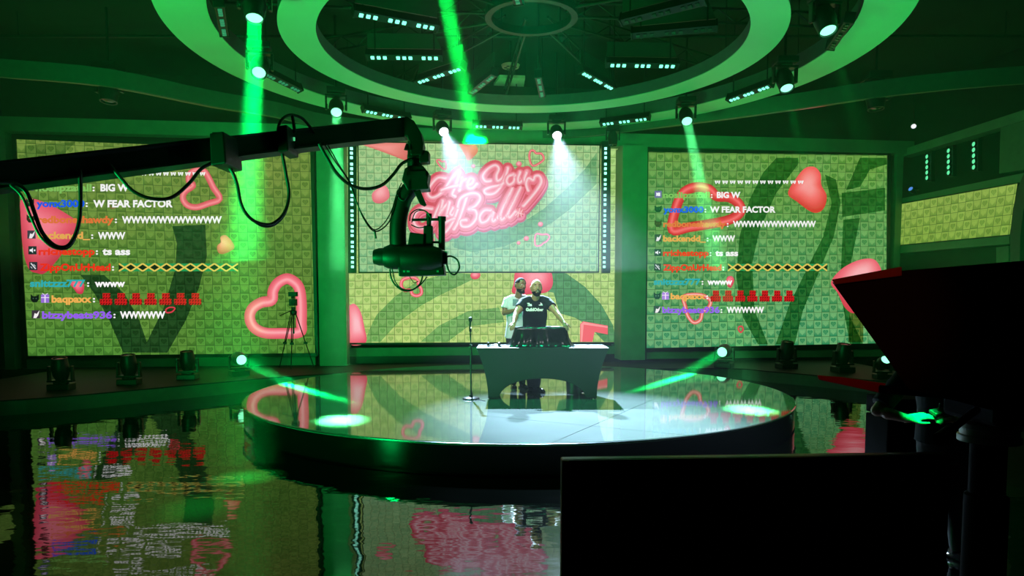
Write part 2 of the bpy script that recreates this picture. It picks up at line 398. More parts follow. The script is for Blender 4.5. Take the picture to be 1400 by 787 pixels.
# ---------------------------------------------------------------- LED screens
def panel_quad(proj, q, off, th, pitch, mat, name, parent, nrm):
    """q = 4 photo corners (tl, tr, br, bl); carries tile and picture coordinates"""
    tl, tr, br, bl = [proj(x, y, off) for x, y in q]
    wd = ((tr-tl).length+(br-bl).length)/2; ht = ((bl-tl).length+(br-tr).length)/2
    vs = [bl, br, tr, tl] + [p + nrm*th for p in (bl, br, tr, tl)]
    fs = [(0, 1, 2, 3), (7, 6, 5, 4), (0, 4, 5, 1), (1, 5, 6, 2), (2, 6, 7, 3), (3, 7, 4, 0)]
    o = link_mesh(name, vs, fs, mat, parent)
    me = o.data; me.materials.append(BLACK)
    a = me.uv_layers.new(name='tile'); b = me.uv_layers.new(name='pic')
    uv = {0: (0, 0), 1: (1, 0), 2: (1, 1), 3: (0, 1)}
    for p in me.polygons:
        if p.index: p.material_index = 1
        for li in p.loop_indices:
            x, y = uv[me.loops[li].vertex_index % 4]
            a.data[li].uv = (x*wd/pitch + 40, y*ht/pitch + 40); b.data[li].uv = (x, y)
    return o
def bezel(proj, q, off, mg, th, nrm, parent, mat=None):
    (a, b, c, d) = q
    outer = [(a[0]-mg, a[1]-mg), (b[0]+mg, b[1]-mg), (c[0]+mg, c[1]+mg), (d[0]-mg, d[1]+mg)]
    o = [proj(x, y, off) for x, y in outer]; i = [proj(x, y, off) for x, y in q]
    vs = o + i + [p+nrm*th for p in o] + [p+nrm*th for p in i]; fs = []
    for k in range(4):
        l = (k+1) % 4
        fs += [(k, l, 4+l, 4+k), (8+k, 12+k, 12+l, 8+l), (k, 8+k, 8+l, l), (4+k, 4+l, 12+l, 12+k)]
    m = MB(); m.add(vs, fs); return m.build('bezel', mat or BLACK, parent)

CAPH = {}
def capheight(bold):
    if bold not in CAPH:
        cu = bpy.data.curves.new('t', 'FONT'); cu.body = 'H'; cu.size = 1; cu.offset = bold
        ob = bpy.data.objects.new('t', cu); COL.objects.link(ob); dg = bpy.context.evaluated_depsgraph_get()
        me = bpy.data.meshes.new_from_object(ob.evaluated_get(dg)); bpy.data.objects.remove(ob)
        CAPH[bold] = max(v.co.y for v in me.vertices)-min(v.co.y for v in me.vertices); bpy.data.meshes.remove(me); print('cap', CAPH[bold])
    return CAPH[bold]
class Pic:                                     # draws the picture shown on one screen; layers a fraction of a mm apart
    def __init__(s, proj, off, parent): s.proj, s.off, s.par, s.k = proj, off, parent, 0
    def lay(s):
        s.k += 1; return s.off + .003 + s.k*.0007
    def poly_obj(s, name, polys, mat):
        o = s.lay(); m = MB()
        for p in polys: m.add([s.proj(x, y, o) for x, y in p], [list(range(len(p)))])
        me = bpy.data.meshes.new(name); me.from_pydata([tuple(v) for v in m.v], [], m.f); me.update()
        bm = bmesh.new(); bm.from_mesh(me); bmesh.ops.triangulate(bm, faces=bm.faces); bm.to_mesh(me); bm.free()
        return link_me(name, me, mat, s.par)
    def colored(s, name, vs, fs, cols):
        me = bpy.data.meshes.new(name); me.from_pydata([tuple(v) for v in vs], [], fs); me.update()
        ca = me.color_attributes.new('Col', 'FLOAT_COLOR', 'POINT')
        for i, c in enumerate(cols): ca.data[i].color = (*c[:3], 1)
        return link_me(name, me, vcol_em('screen_picture'), s.par)
    def blob(s, outline, name='heart_picture', cols=((205, 60, 72), (240, 105, 118), (255, 165, 172)), hi=(-.15, -.2), n=6):
        """solid puffy shape"""
        pts = spline(outline, n, True); cx = sum(p.x for p in pts)/len(pts); cy = sum(p.y for p in pts)/len(pts)
        ex = max(abs(p.x-cx) for p in pts); ey = max(abs(p.y-cy) for p in pts)
        hx, hy = cx+hi[0]*ex, cy+hi[1]*ey
        o = s.lay(); vs = []; cs = []; fs = []; T = (1, .9, .72, .5, .25); N = len(pts)
        c0, c1, c2 = [lin(c) for c in cols]
        for t in T:
            for p in pts:
                bx, by = cx+(hx-cx)*(1-t), cy+(hy-cy)*(1-t)
                vs.append(s.proj(bx+(p.x-cx)*t, by+(p.y-cy)*t, o))
                up = max(0, min(1, .5-.5*(p.y-cy)/ey*t))
                f = (1-t)*1.0 + .5*(up-.5)
                f = max(0, min(1, f*1.1+.15))
                cs.append(tuple(a+(b-a)*f*2 for a, b in zip(c0, c1)) if f < .5 else tuple(a+(b-a)*(f-.5)*2 for a, b in zip(c1, c2)))
        vs.append(s.proj(hx, hy, o)); cs.append(c2)
        for i in range(len(T)-1):
            for k in range(N): fs.append((i*N+k, i*N+(k+1) % N, (i+1)*N+(k+1) % N, (i+1)*N+k))
        for k in range(N): fs.append(((len(T)-1)*N+k, (len(T)-1)*N+(k+1) % N, len(T)*N))
        return s.colored(name, vs, fs, cs)
    def ribbons(s, lines, width, name='heart_picture', cols=((200, 60, 72), (240, 110, 122), (255, 190, 195)), closed=False, shift=(0, 0), smooth=6):
        """rounded strokes, brightest along the middle"""
        c = [lin(x) for x in cols]; prof = ((-1, c[0]), (-.6, c[1]), (-.15, c[2]), (.25, c[1]), (1, c[0]))
        vs = []; fs = []; cs = []; o = s.lay()
        for ln in lines:
            pts = spline(ln, smooth, closed); N = len(pts); b = len(vs); o += .00008
            for i, p in enumerate(pts):
                t = (pts[(i+1) % N]-pts[(i-1) % N]) if closed else (pts[min(i+1, N-1)]-pts[max(i-1, 0)])
                t = t.normalized() if t.length > 1e-9 else Vector((1, 0, 0)); nx, ny = -t.y, t.x
                if ny > 0 or (abs(ny) < 1e-6 and nx > 0): pass
                for w_, col in prof:
                    vs.append(s.proj(p.x+shift[0]+nx*w_*width/2, p.y+shift[1]+ny*w_*width/2, o)); cs.append(col)
            for i in range(N if closed else N-1):
                for k in range(4): fs.append((b+i*5+k, b+i*5+k+1, b+((i+1) % N)*5+k+1, b+((i+1) % N)*5+k))
            if not closed:
                for e, sgn in ((0, -1), (N-1, 1)):
                    p = pts[e]; q_ = pts[1] if e == 0 else pts[N-2]; t = (p-q_).normalized(); nx, ny = -t.y, t.x
                    cb = len(vs); vs.append(s.proj(p.x+shift[0], p.y+shift[1], o)); cs.append(c[2])
                    for k in range(9):
                        a = -PI/2+PI*k/8; r = width/2
                        vs.append(s.proj(p.x+shift[0]+t.x*math.cos(a)*r+nx*math.sin(a)*r, p.y+shift[1]+t.y*math.cos(a)*r+ny*math.sin(a)*r, o)); cs.append(c[0])
                    for k in range(8): fs.append((cb, cb+1+k, cb+2+k))
        return s.colored(name, vs, fs, cs)
    def emote(s, a, y, wv, h):               # stepped red block picture with dark letter-like marks
        nx, ny = 18, 12; o = s.lay(); vs = [s.proj(a+wv*i/nx, y-h/2+h*j/ny, o) for j in range(ny+1) for i in range(nx+1)]
        fs = []; mi = []
        for j in range(ny):
            for i in range(nx):
                if j < 6 and not 4 <= i < 15: continue
                fs.append((j*(nx+1)+i, j*(nx+1)+i+1, (j+1)*(nx+1)+i+1, (j+1)*(nx+1)+i))
                mi.append(1 if (j % 3 == 1 and i % 4 in (1, 2)) or (j % 3 == 2 and i % 4 == 1) or j in (5, 11) and i % 4 == 0 else 0)
        used = sorted({k for f in fs for k in f}); mp = {k: q for q, k in enumerate(used)}
        ob = link_mesh('red_emote', [vs[k] for k in used], [[mp[k] for k in f] for f in fs], flat((205, 16, 28)), s.par); ob.data.materials.append(flat((96, 6, 14)))
        for p, k in zip(ob.data.polygons, mi): p.material_index = k
    def text(s, txt, x0, x1, yc, cap, col, bold=.042, name='chat_text', clip=None):
        cu = bpy.data.curves.new('t', 'FONT'); cu.body = txt; cu.size = 1; cu.offset = bold; cu.resolution_u = 3
        ob = bpy.data.objects.new('t', cu); COL.objects.link(ob); dg = bpy.context.evaluated_depsgraph_get()
        me = bpy.data.meshes.new_from_object(ob.evaluated_get(dg)); bpy.data.objects.remove(ob)
        xs = [v.co.x for v in me.vertices]; a, b = min(xs), max(xs); k = (x1-x0)/(b-a); o = s.lay()
        cy = cap/capheight(bold)
        for v in me.vertices:
            py = yc + cap/2 - v.co.y*cy
            if clip: py = max(py, clip)
            v.co = s.proj(x0+(v.co.x-a)*k, py, o)
        me.materials.clear(); me.name = name
        ob = bpy.data.objects.new(name, me); COL.objects.link(ob); me.materials.append(em('text_%02x%02x%02x' % col, lin(col), 1, False))
        ob.parent = s.par; ob.matrix_parent_inverse = pinv(s.par); return ob

def flat(col): return em('pic_%d_%d_%d' % col, lin(col), 1, False)
def chat(pic, rows, flags, emotes, top, clip):
    for txt, x0, x1, y, cap, col in rows: pic.text(txt, x0, x1, y, cap, col)
    x0, x1, y, h, n = flags; wv = (x1-x0)/n
    green, gold, blk = [], [], []
    for i in range(n):
        a = x0+i*wv; b = a+wv; t, d, c, m = y-h/2, y+h/2, y, (a+b)/2
        green.append([(a, t), (b, t), (b, d), (a, d)])
        blk += [[(a, t+1.2), (m-1, c), (a, d-1.2)], [(b, t+1.2), (m+1, c), (b, d-1.2)]]
        g = h*.13
        gold += [[(a, t-g*.3), (a+1.2, t-g*.3), (b, d-g), (b, d+g*.3), (b-1.2, d+g*.3), (a, t+g)], [(b, t-g*.3), (b, t+g), (a+1.2, d+g*.3), (a, d+g*.3), (a, d-g), (b-1.2, t-g*.3)]]
    pic.poly_obj('flag_emote', green, flat((28, 150, 84))); pic.poly_obj('flag_emote', blk, flat((14, 24, 14))); pic.poly_obj('flag_emote', gold, flat((228, 200, 90)))
    x0, sp, wv, y, h, n = emotes
    for i in range(n):
        a = x0+i*sp
        pic.emote(a, y, wv, h)
    x0, x1, y, cap, n = top
    sp = (x1-x0)/n
    ws = []
    for i in range(n):
        a = x0+i*sp; wv = sp*.78
        ws += [[(a, y-cap*.5), (a+wv*.3, y-cap*.5), (a+wv*.36, y+cap*.5), (a+wv*.16, y+cap*.5)], [(a+wv*.7, y-cap*.5), (a+wv, y-cap*.5), (a+wv*.84, y+cap*.5), (a+wv*.64, y+cap*.5)], [(a+wv*.38, y-cap*.5), (a+wv*.62, y-cap*.5), (a+wv*.6, y+cap*.2), (a+wv*.4, y+cap*.2)]]
    pic.poly_obj('chat_text', ws, flat((250, 250, 250)))
def badge(pic, x, y, r, col, mark, kind):
    pic.poly_obj('chat_badge', [[(x-r, y-r), (x+r, y-r), (x+r, y+r), (x-r, y+r)]] if kind != 'cat' else [[(x-r, y-r), (x-r*.4, y-r*.5), (x+r*.4, y-r*.5), (x+r, y-r), (x+r, y+r*.3), (x+r*.5, y+r), (x-r*.5, y+r), (x-r, y+r*.3)]], flat(col))
    if kind == 'bubble': pic.poly_obj('chat_badge', [[(x-r*.55, y-r*.55), (x+r*.6, y), (x-r*.55, y+r*.55)], [(x-r*.1, y-r*.5), (x+r*.6, y-r*.5), (x+r*.6, y+r*.5), (x-r*.1, y+r*.5)]], flat(mark))
    elif kind == 'speaker': pic.poly_obj('chat_badge', [[(x-r*.7, y-r*.25), (x-r*.3, y-r*.25), (x+r*.1, y-r*.65), (x+r*.1, y+r*.65), (x-r*.3, y+r*.25), (x-r*.7, y+r*.25)], [(x+r*.35, y-r*.2), (x+r*.7, y-r*.2), (x+r*.7, y+r*.2), (x+r*.35, y+r*.2)]], flat(mark))
    elif kind == 'slash': pic.poly_obj('chat_badge', [[(x-r*.7, y-r*.6), (x-r*.5, y-r*.8), (x+r*.7, y+r*.6), (x+r*.5, y+r*.8)], [(x-r*.6, y+r*.1), (x-r*.2, y+r*.5), (x-r*.3, y+r*.6), (x-r*.7, y+r*.2)], [(x+r*.1, y-r*.5), (x+r*.6, y), (x+r*.5, y+r*.1), (x, y-r*.4)]], flat(mark))
    elif kind == 'cat': pic.poly_obj('chat_badge', [[(x-r*.5, y-r*.1), (x-r*.2, y-r*.1), (x-r*.2, y+r*.2), (x-r*.5, y+r*.2)], [(x+r*.2, y-r*.1), (x+r*.5, y-r*.1), (x+r*.5, y+r*.2), (x+r*.2, y+r*.2)]], flat(mark))
    elif kind == 'bird': pic.poly_obj('chat_badge', [[(x-r*.6, y+r*.9), (x-r*.3, y-r*.3), (x+r*.2, y-r*.1), (x+r*.9, y-r), (x+r*.6, y+r*.2), (x+r*.1, y+r*.9)]], flat(mark))
    elif kind == 'gift': pic.poly_obj('chat_badge', [[(x-r*.15, y-r*.9), (x+r*.15, y-r*.9), (x+r*.15, y+r), (x-r*.15, y+r)], [(x-r, y-r*.35), (x+r, y-r*.35), (x+r, y-r*.15), (x-r, y-r*.15)], [(x-r*.8, y-r*1.4), (x, y-r), (x+r*.8, y-r*1.4), (x+r*.5, y-r), (x-r*.5, y-r)]], flat(mark))
C_ = dict(n=(128, 190, 92), y=(24, 84, 232), r=(226, 112, 56), b=(232, 172, 84), p=(240, 36, 24), s=(46, 172, 176), q=(240, 176, 84), z=(150, 92, 236), w=(252, 250, 250))

# ----- left screen
LQ = [(21.6, 190), (424, 205.5), (430.5, 482.5), (37.5, 486.5)]
t = thing('led_screen', 'large left LED wall screen with chat list, behind the crane arm', 'screen', W(230, 487, .1), 'side chat screens')
panel_quad(W, LQ, .10, .12, .198, tiles('left_screen_picture', S2(138, 162, 74), S2(94, 124, 48), S2(92, 156, 60), S2(60, 114, 38), strength=.84, seed=1), 'screen_panel', t, WN)
bezel(W, LQ, .13, 4.5, .16, WN, t)
pc = Pic(W, .10, t); Z1 = lambda L: [(x/2.3156, 160+y/2.3156) for x, y in L]
V1 = veil('dark_band_left', (.15, .24, .36))
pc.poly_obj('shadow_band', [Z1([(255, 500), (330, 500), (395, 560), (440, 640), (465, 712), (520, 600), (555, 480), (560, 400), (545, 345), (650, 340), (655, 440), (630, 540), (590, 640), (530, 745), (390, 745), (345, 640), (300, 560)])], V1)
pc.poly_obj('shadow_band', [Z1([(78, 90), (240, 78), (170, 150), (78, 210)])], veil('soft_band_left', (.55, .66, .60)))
Z5 = lambda L: [(x/3.578, 230+y/3.578) for x, y in L]; Z6 = lambda L: [(160+x/3.422, 220+y/3.422) for x, y in L]
Z7 = lambda L: [(230+x/4.371, 150+y/4.371) for x, y in L]; ZB = lambda L: [(300+x/3.75, 360+y/3.75) for x, y in L]
PINK = ((196, 52, 74), (232, 84, 108), (250, 128, 146))
pc.blob(Z5([(98, 180), (120, 152), (170, 150), (250, 180), (330, 225), (388, 268), (384, 300), (335, 375), (275, 455), (220, 512), (180, 512), (140, 490), (112, 390)]), cols=PINK, hi=(-.2, -.2))
pc.ribbons([Z7([(170, 360), (212, 365), (240, 405), (270, 465), (308, 532), (240, 560), (170, 582), (115, 570), (88, 530), (100, 490), (150, 452), (125, 430), (128, 385)])], 8.6, closed=True, smooth=4, cols=((205, 74, 84), (238, 112, 122), (252, 150, 158)))
pc.ribbons([ZB([(412, 352), (420, 300), (420, 200), (410, 130), (385, 95), (345, 78), (300, 100), (275, 140), (268, 188), (215, 200), (170, 230), (155, 275), (175, 325), (230, 355), (320, 358)])], 14.8, closed=True, smooth=5, cols=((214, 84, 96), (246, 120, 134), (255, 172, 178)))
pc.blob(Z6([(548, 408), (535, 372), (508, 347), (484, 355), (484, 380), (468, 398), (474, 428), (500, 434)]), cols=((198, 84, 70), (236, 124, 108), (252, 160, 140)))
pc.blob(Z5([(340, 560), (365, 548), (395, 548), (412, 570), (405, 610), (380, 612), (362, 590)]), cols=PINK)
pc.ribbons([[(227, 423), (232, 420), (239, 421), (235, 426), (228, 427)]], 2.2, closed=True, cols=((150, 20, 40), (214, 44, 66), (235, 90, 100)))
pc.ribbons([[(150, 279), (154, 277), (160, 279), (157, 284), (152, 284)]], 1.2, closed=True, cols=((120, 80, 50), (150, 100, 70), (160, 110, 80)))
L = [('noslipzatall', 48.4, 125.2, 255.9, 10, C_['n']), (':  ', 126.5, 129.5, 256.5, 8.5, C_['w']), ('BIG W', 137.3, 176.2, 255.9, 10, C_['w']),
     ('yonx3000', 49.7, 115.7, 277.6, 10, C_['y']), (':', 117, 120, 278, 8.5, C_['w']), ('W FEAR FACTOR', 127.4, 236.2, 277.8, 10, C_['w']),
     ('redboneshawdy', 51, 155.5, 299.5, 10, C_['r']), (':', 157, 160, 300, 8.5, C_['w']), ('WWWWWWWWWWW', 166.7, 303.2, 299.8, 10, C_['w']),
     ('backendd_', 51, 123, 321, 10, C_['b']), (':', 124.5, 127.5, 321.5, 8.5, C_['w']), ('WWW', 133.9, 171.4, 321.5, 10, C_['w']),
     ('rrichestopp', 52.7, 129.5, 343, 10, C_['p']), (':', 131, 134, 343.3, 8.5, C_['w']), ('ts ass', 139.9, 178, 343, 10, C_['w']),
     ('ZippOnUrHead', 54, 151.2, 364.6, 10, C_['p']), (':', 153, 156, 365, 8.5, C_['w']),
     ('snittzzz777', 41, 116.6, 386.6, 10, C_['s']), (':', 119, 122, 387, 8.5, C_['w']), ('wwww', 129.6, 171, 386.6, 10, C_['w']),
     ('baqpaxx', 70.4, 125.2, 408, 10, C_['q']), (':', 127, 130, 408.4, 8.5, C_['w']),
     ('bizzybeats936', 57.4, 153.3, 429.8, 10, C_['z']), (':', 155, 158, 430, 8.5, C_['w']), ('WWWWW', 164, 226, 429.8, 10, C_['w'])]
chat(pc, L, (162.4, 325.6, 365.3, 10.5, 10), (136.5, 20.3, 17, 408.6, 16, 7), (153, 283, 237.6, 4.6, 13), 0)
for x, y, k, c, m_ in ((40, 254.5, 'bubble', (96, 72, 150), (240, 235, 250)), (41, 276.5, 'cat', (16, 16, 24), (150, 40, 60)), (42, 298.5, 'cat', (40, 14, 18), (150, 40, 60)), (43, 320.5, 'bird', (60, 50, 70), (240, 235, 240)),
                       (44.4, 342, 'speaker', (24, 34, 44), (245, 245, 250)), (45.5, 363.5, 'slash', (40, 46, 56), (225, 225, 230)), (47.5, 407.5, 'cat', (14, 24, 20), (60, 90, 70)), (61.6, 408, 'gift', (150, 110, 210), (235, 220, 250)), (49, 429.5, 'bird', (60, 50, 60), (245, 240, 240))):
    badge(pc, x, y, 5.6, c, m_, k)

# ----- right screen
RQ = [(886.5, 207.5), (1213.7, 212), (1212.3, 469), (883.8, 475.8)]
t = thing('led_screen', 'large right LED wall screen with chat list, partly hidden by the prompter hood', 'screen', W(1050, 475, .1), 'side chat screens')
panel_quad(W, RQ, .10, .12, .203, tiles('right_screen_picture', S2(126, 178, 80), S2(78, 138, 46), S2(122, 192, 124), S2(36, 140, 90), strength=.86, seed=2), 'screen_panel', t, WN)
bezel(W, RQ, .13, 4.0, .16, WN, t)
pc = Pic(W, .10, t); Z3 = lambda L: [(860+x/2.185, 140+y/2.185) for x, y in L]; ZC = lambda L: [(880+x/3.423, 220+y/3.423) for x, y in L]
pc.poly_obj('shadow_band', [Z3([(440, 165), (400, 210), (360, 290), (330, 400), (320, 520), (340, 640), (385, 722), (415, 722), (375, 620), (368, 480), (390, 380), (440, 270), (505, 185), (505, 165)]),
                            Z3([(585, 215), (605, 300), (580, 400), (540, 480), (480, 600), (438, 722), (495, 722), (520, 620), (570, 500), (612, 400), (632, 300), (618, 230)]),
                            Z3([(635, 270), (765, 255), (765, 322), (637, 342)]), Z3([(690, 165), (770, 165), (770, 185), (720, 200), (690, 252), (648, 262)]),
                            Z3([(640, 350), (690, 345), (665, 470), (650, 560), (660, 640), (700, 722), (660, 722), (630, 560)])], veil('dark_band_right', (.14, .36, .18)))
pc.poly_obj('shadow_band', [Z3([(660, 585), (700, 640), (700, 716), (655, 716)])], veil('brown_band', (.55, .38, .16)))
RP = ((186, 30, 40), (232, 66, 72), (252, 116, 118))
pc.ribbons([ZC([(135, 322), (150, 225), (185, 150), (245, 122), (305, 132), (342, 165), (400, 170), (445, 200), (452, 240), (400, 275), (300, 296), (210, 310)])], 13.5, closed=True, smooth=5, cols=RP)
pc.blob(ZC([(675, 150), (720, 72), (758, 32), (800, 28), (828, 60), (832, 112), (856, 160), (848, 212), (820, 240), (780, 236), (720, 192)]), cols=((214, 50, 46), (250, 96, 96), (255, 156, 156)))
pc.ribbons([ZC([(190, 632), (270, 627), (312, 655), (300, 690), (275, 705), (265, 742), (235, 755), (208, 725), (195, 680)])], 5.4, closed=True, smooth=4, cols=((196, 70, 66), (236, 120, 110), (255, 200, 190)))
pc.blob(ZC([(385, 560), (395, 540), (415, 540), (424, 560), (410, 592), (392, 585)]), cols=PINK)
pc.ribbons([[(1010, 447), (1014, 446), (1016, 450), (1013, 454), (1010, 451)]], 2.4, closed=True, cols=((150, 20, 40), (214, 44, 66), (235, 110, 110)))
pc.blob([(1136, 386), (1150, 368), (1172, 356), (1192, 353.5), (1202, 362), (1206, 378), (1198, 400), (1186, 418), (1168, 428), (1155, 420), (1145, 400)], cols=((206, 60, 74), (246, 112, 126), (255, 180, 184)), hi=(.15, -.4))
L = []
for nm, key, y, x0, x1, msg, m0, m1 in (('noslipzatall', 'n', 265.9, 906.5, 970.6, 'BIG W', 980, 1012.3), ('yonx3000', 'y', 285.8, 907, 962, 'W FEAR FACTOR', 970.6, 1060.3), ('redboneshawdy', 'r', 305.6, 906.8, 992.5, 'WWWWWWWWWWW', 1002, 1115.5),
        ('backendd_', 'b', 325.4, 906.5, 965, 'WWW', 974, 1005), ('rrichestopp', 'p', 345.2, 906.5, 969, 'ts ass', 977.8, 1009.2), ('ZippOnUrHead', 'p', 365, 906.5, 986.5, None, 0, 0), ('snittzzz777', 's', 384.5, 893.8, 958, 'wwww', 967, 1001.3),
        ('baqpaxx', 'q', 404.3, 916.8, 964.5, None, 0, 0), ('bizzybeats936', 'z', 423, 905.5, 984, 'WWWWW', 993.4, 1044.6)):
    L += [(nm, x0, x1, y, 8.6, C_[key]), (':', x1+1.2, x1+3.6, y+.4, 7.4, C_['w'])]
    if msg: L.append((msg, m0, m1, y, 8.6, C_['w']))
chat(pc, L, (995, 1131, 365.3, 9.5, 10), (971.5, 16.75, 14, 404.5, 15, 7), (977, 1101, 249, 4.4, 12), 0)
for x, y, k, c, m_ in ((899.8, 265.5, 'bubble', (110, 84, 160), (245, 240, 250)), (899.8, 285.3, 'cat', (22, 40, 34), (60, 100, 80)), (899.8, 305.2, 'cat', (50, 44, 30), (96, 80, 50)), (899.8, 325, 'bird', (50, 70, 60), (240, 235, 240)),
                       (899.3, 345, 'speaker', (24, 62, 50), (245, 245, 250)), (899, 364.8, 'slash', (24, 62, 50), (225, 225, 230)), (898.5, 404, 'cat', (30, 70, 56), (100, 150, 120)), (909.8, 404.5, 'gift', (170, 130, 220), (245, 225, 250)), (898.5, 423, 'bird', (50, 80, 70), (245, 240, 240))):
    badge(pc, x, y, 4.8, c, m_, k)

# ----- centre: wide back screen and the flown screen in front of it
BQ = [(474.5, 200), (847, 203), (846, 467.5), (474.5, 468.5)]
t = thing('led_screen', 'wide centre LED wall screen at the back whose lower half shows behind the two men', 'screen', W(660, 468, -.35))
panel_quad(W, BQ, -.35, .12, .185, tiles('centre_screen_picture', S2(186, 224, 140), S2(150, 194, 104), S2(192, 216, 124), S2(150, 188, 98), seed=3), 'screen_panel', t, WN)
bezel(W, BQ, -.32, 2.5, .16, WN, t)
pc = Pic(W, -.35, t); ZP = lambda L: [(670+x/6.56, 370+y/6.56) for x, y in L]; Z8 = lambda L: [(500+x/9.836, 330+y/9.836) for x, y in L]
V3 = veil('dark_band_centre', (.20, .46, .52))
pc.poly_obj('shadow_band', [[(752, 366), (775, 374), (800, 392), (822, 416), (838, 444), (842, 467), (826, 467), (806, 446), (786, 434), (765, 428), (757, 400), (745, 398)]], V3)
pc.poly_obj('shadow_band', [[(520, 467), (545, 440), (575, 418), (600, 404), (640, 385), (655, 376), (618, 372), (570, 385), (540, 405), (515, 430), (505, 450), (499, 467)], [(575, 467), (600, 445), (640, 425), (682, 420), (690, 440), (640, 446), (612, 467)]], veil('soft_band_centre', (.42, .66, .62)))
BP = ((214, 60, 80), (242, 98, 116), (255, 158, 168))
pc.blob(ZP([(198, 195), (212, 110), (238, 0), (400, -20), (535, 5), (562, 70), (560, 130), (535, 172), (490, 198), (400, 205), (290, 215)]), cols=BP, hi=(.1, -.5))
pc.blob([(643, 376), (647, 371), (654, 371.5), (657, 376), (653, 381), (646, 381)], cols=BP)
pc.ribbons([Z8([(478, 590), (495, 520), (560, 490), (640, 485), (700, 520), (710, 580), (745, 640), (745, 700), (690, 728), (630, 710), (600, 655), (520, 655)])], 4.6, closed=True, smooth=4, cols=((214, 70, 84), (246, 110, 122), (255, 170, 176)))
pc.blob([(476, 468), (476, 424), (480, 416), (486, 416), (493, 426), (498, 446), (500, 468)], cols=((226, 84, 104), (250, 136, 150), (255, 190, 198)), hi=(.1, .2))
pc.poly_obj('heart_picture', [[(793, 467), (793, 443), (797, 439), (831, 445), (831, 457), (813, 453.5), (810, 467)]], flat((240, 92, 102)))
pc.poly_obj('heart_picture', [[(794, 443), (798, 440), (831, 446), (831, 448), (798, 443.5), (796, 467), (794, 467)]], flat((252, 150, 150)))

UQ = [(490, 194.5), (819.5, 199), (817.5, 371), (491.5, 371.5)]
t = thing('led_screen', 'flown centre LED screen showing the pink Are You My Ball title', 'screen', W(655, 371, .45))
panel_quad(W, UQ, .45, .10, .170, tiles('flown_screen_picture', S2(178, 210, 144), S2(136, 184, 122), S2(160, 206, 146), S2(112, 176, 126), seed=4), 'screen_panel', t, WN)
bezel(W, UQ, .46, 1.6, .12, WN, t, BLKMET)
pc = Pic(W, .45, t); ZU = lambda L: [(560+x/4.918, 190+y/4.918) for x, y in L]; ZQ = lambda L: [(440+x/7, 140+y/7) for x, y in L]; ZR_ = lambda L: [(370+x/3.933, 140+y/3.933) for x, y in L]
pc.poly_obj('shadow_band', [ZU([(300, 640), (520, 620), (760, 560), (900, 470), (1060, 330), (1180, 200), (1258, 90), (1258, 300), (1080, 470), (960, 560), (820, 640), (640, 720), (420, 760), (300, 730)])], veil('soft_band_flown', (.50, .70, .66)))
SL = ((214, 104, 98), (232, 128, 120), (246, 150, 144))
pc.blob(ZQ([(345, 388), (500, 386), (800, 386), (836, 470), (832, 552), (780, 548), (680, 510), (560, 465), (400, 410)]), cols=SL, n=3)
pc.blob(ZU([(335, 32), (400, 42), (440, 38), (460, 70), (445, 105), (395, 145), (372, 110), (345, 60)]), cols=((226, 130, 96), (244, 156, 126), (252, 176, 150)), n=4)
pc.blob(ZR_([(545, 492), (575, 462), (600, 442), (630, 460), (638, 510), (600, 540), (555, 535)]), cols=((226, 110, 122), (246, 140, 150), (255, 176, 182)))
HR = ((206, 60, 74), (240, 100, 116), (255, 160, 172))
pc.ribbons([ZU([(182, 145), (205, 140), (215, 152), (240, 150), (246, 185), (236, 204), (205, 182)])], 2.4, closed=True, cols=HR, smooth=3)
pc.ribbons([ZU([(812, 82), (835, 78), (850, 96), (885, 98), (902, 125), (890, 150), (828, 180), (805, 125)])], 3.0, closed=True, cols=HR, smooth=3)
pc.ribbons([ZU([(848, 640), (890, 642), (925, 640), (940, 660), (920, 688), (900, 698), (880, 715), (845, 712)])], 2.6, closed=True, cols=((226, 90, 130), (250, 130, 165), (255, 190, 210)), smooth=3)
for cx, cy, r in ((880, 572, 18), (785, 668, 18), (735, 168, 20), (428, 182, 14), (733, 698, 13), (155, 678, 14)):
    pc.blob(ZU([(cx+r*math.cos(a), cy+r*.95*math.sin(a)) for a in (0, 1.05, 2.1, 3.14, 4.2, 5.25)]), cols=((226, 84, 110), (246, 124, 146), (255, 176, 190)), n=3)
A1 = [(240, 262), (190, 258), (140, 310), (120, 365), (150, 395), (200, 375), (245, 325), (285, 265), (335, 212), (322, 270), (300, 330), (285, 372), (305, 385)]
A2 = [(215, 345), (270, 325), (335, 312)]
R1 = [(352, 262), (345, 300), (335, 345)]; R2 = [(340, 318), (358, 280), (388, 272)]
E1 = [(388, 312), (420, 300), (432, 270), (408, 262), (388, 295), (395, 330), (425, 330), (452, 302)]
Y1 = [(545, 280), (510, 280), (495, 245), (530, 200), (575, 178), (598, 200), (582, 245), (590, 282), (625, 262), (658, 205)]
Y2 = [(660, 195), (642, 255), (612, 318), (570, 362), (520, 368), (505, 345), (545, 325), (610, 310), (655, 282)]
O1 = [(695, 238), (662, 250), (650, 285), (670, 308), (700, 290), (708, 255), (695, 238), (735, 262)]
U1 = [(742, 222), (726, 268), (738, 296), (768, 268), (788, 218)]; U2 = [(785, 225), (770, 268), (782, 292), (812, 262)]
Q1 = [(798, 345), (786, 300), (800, 265), (832, 278), (845, 252), (872, 250), (884, 285), (862, 330), (820, 385), (765, 448)]
M0 = [(150, 468), (95, 462), (45, 490), (24, 540), (45, 588), (100, 598), (150, 560), (185, 480), (222, 415)]
M1 = [(222, 415), (210, 465), (196, 512), (232, 462), (268, 425)]; M2 = [(268, 425), (256, 475), (250, 520), (278, 500)]
YY = [(290, 462), (270, 500), (292, 512), (318, 470), (328, 455)]; Y3 = [(326, 460), (305, 520), (275, 580), (235, 628), (210, 612), (240, 565), (300, 535)]
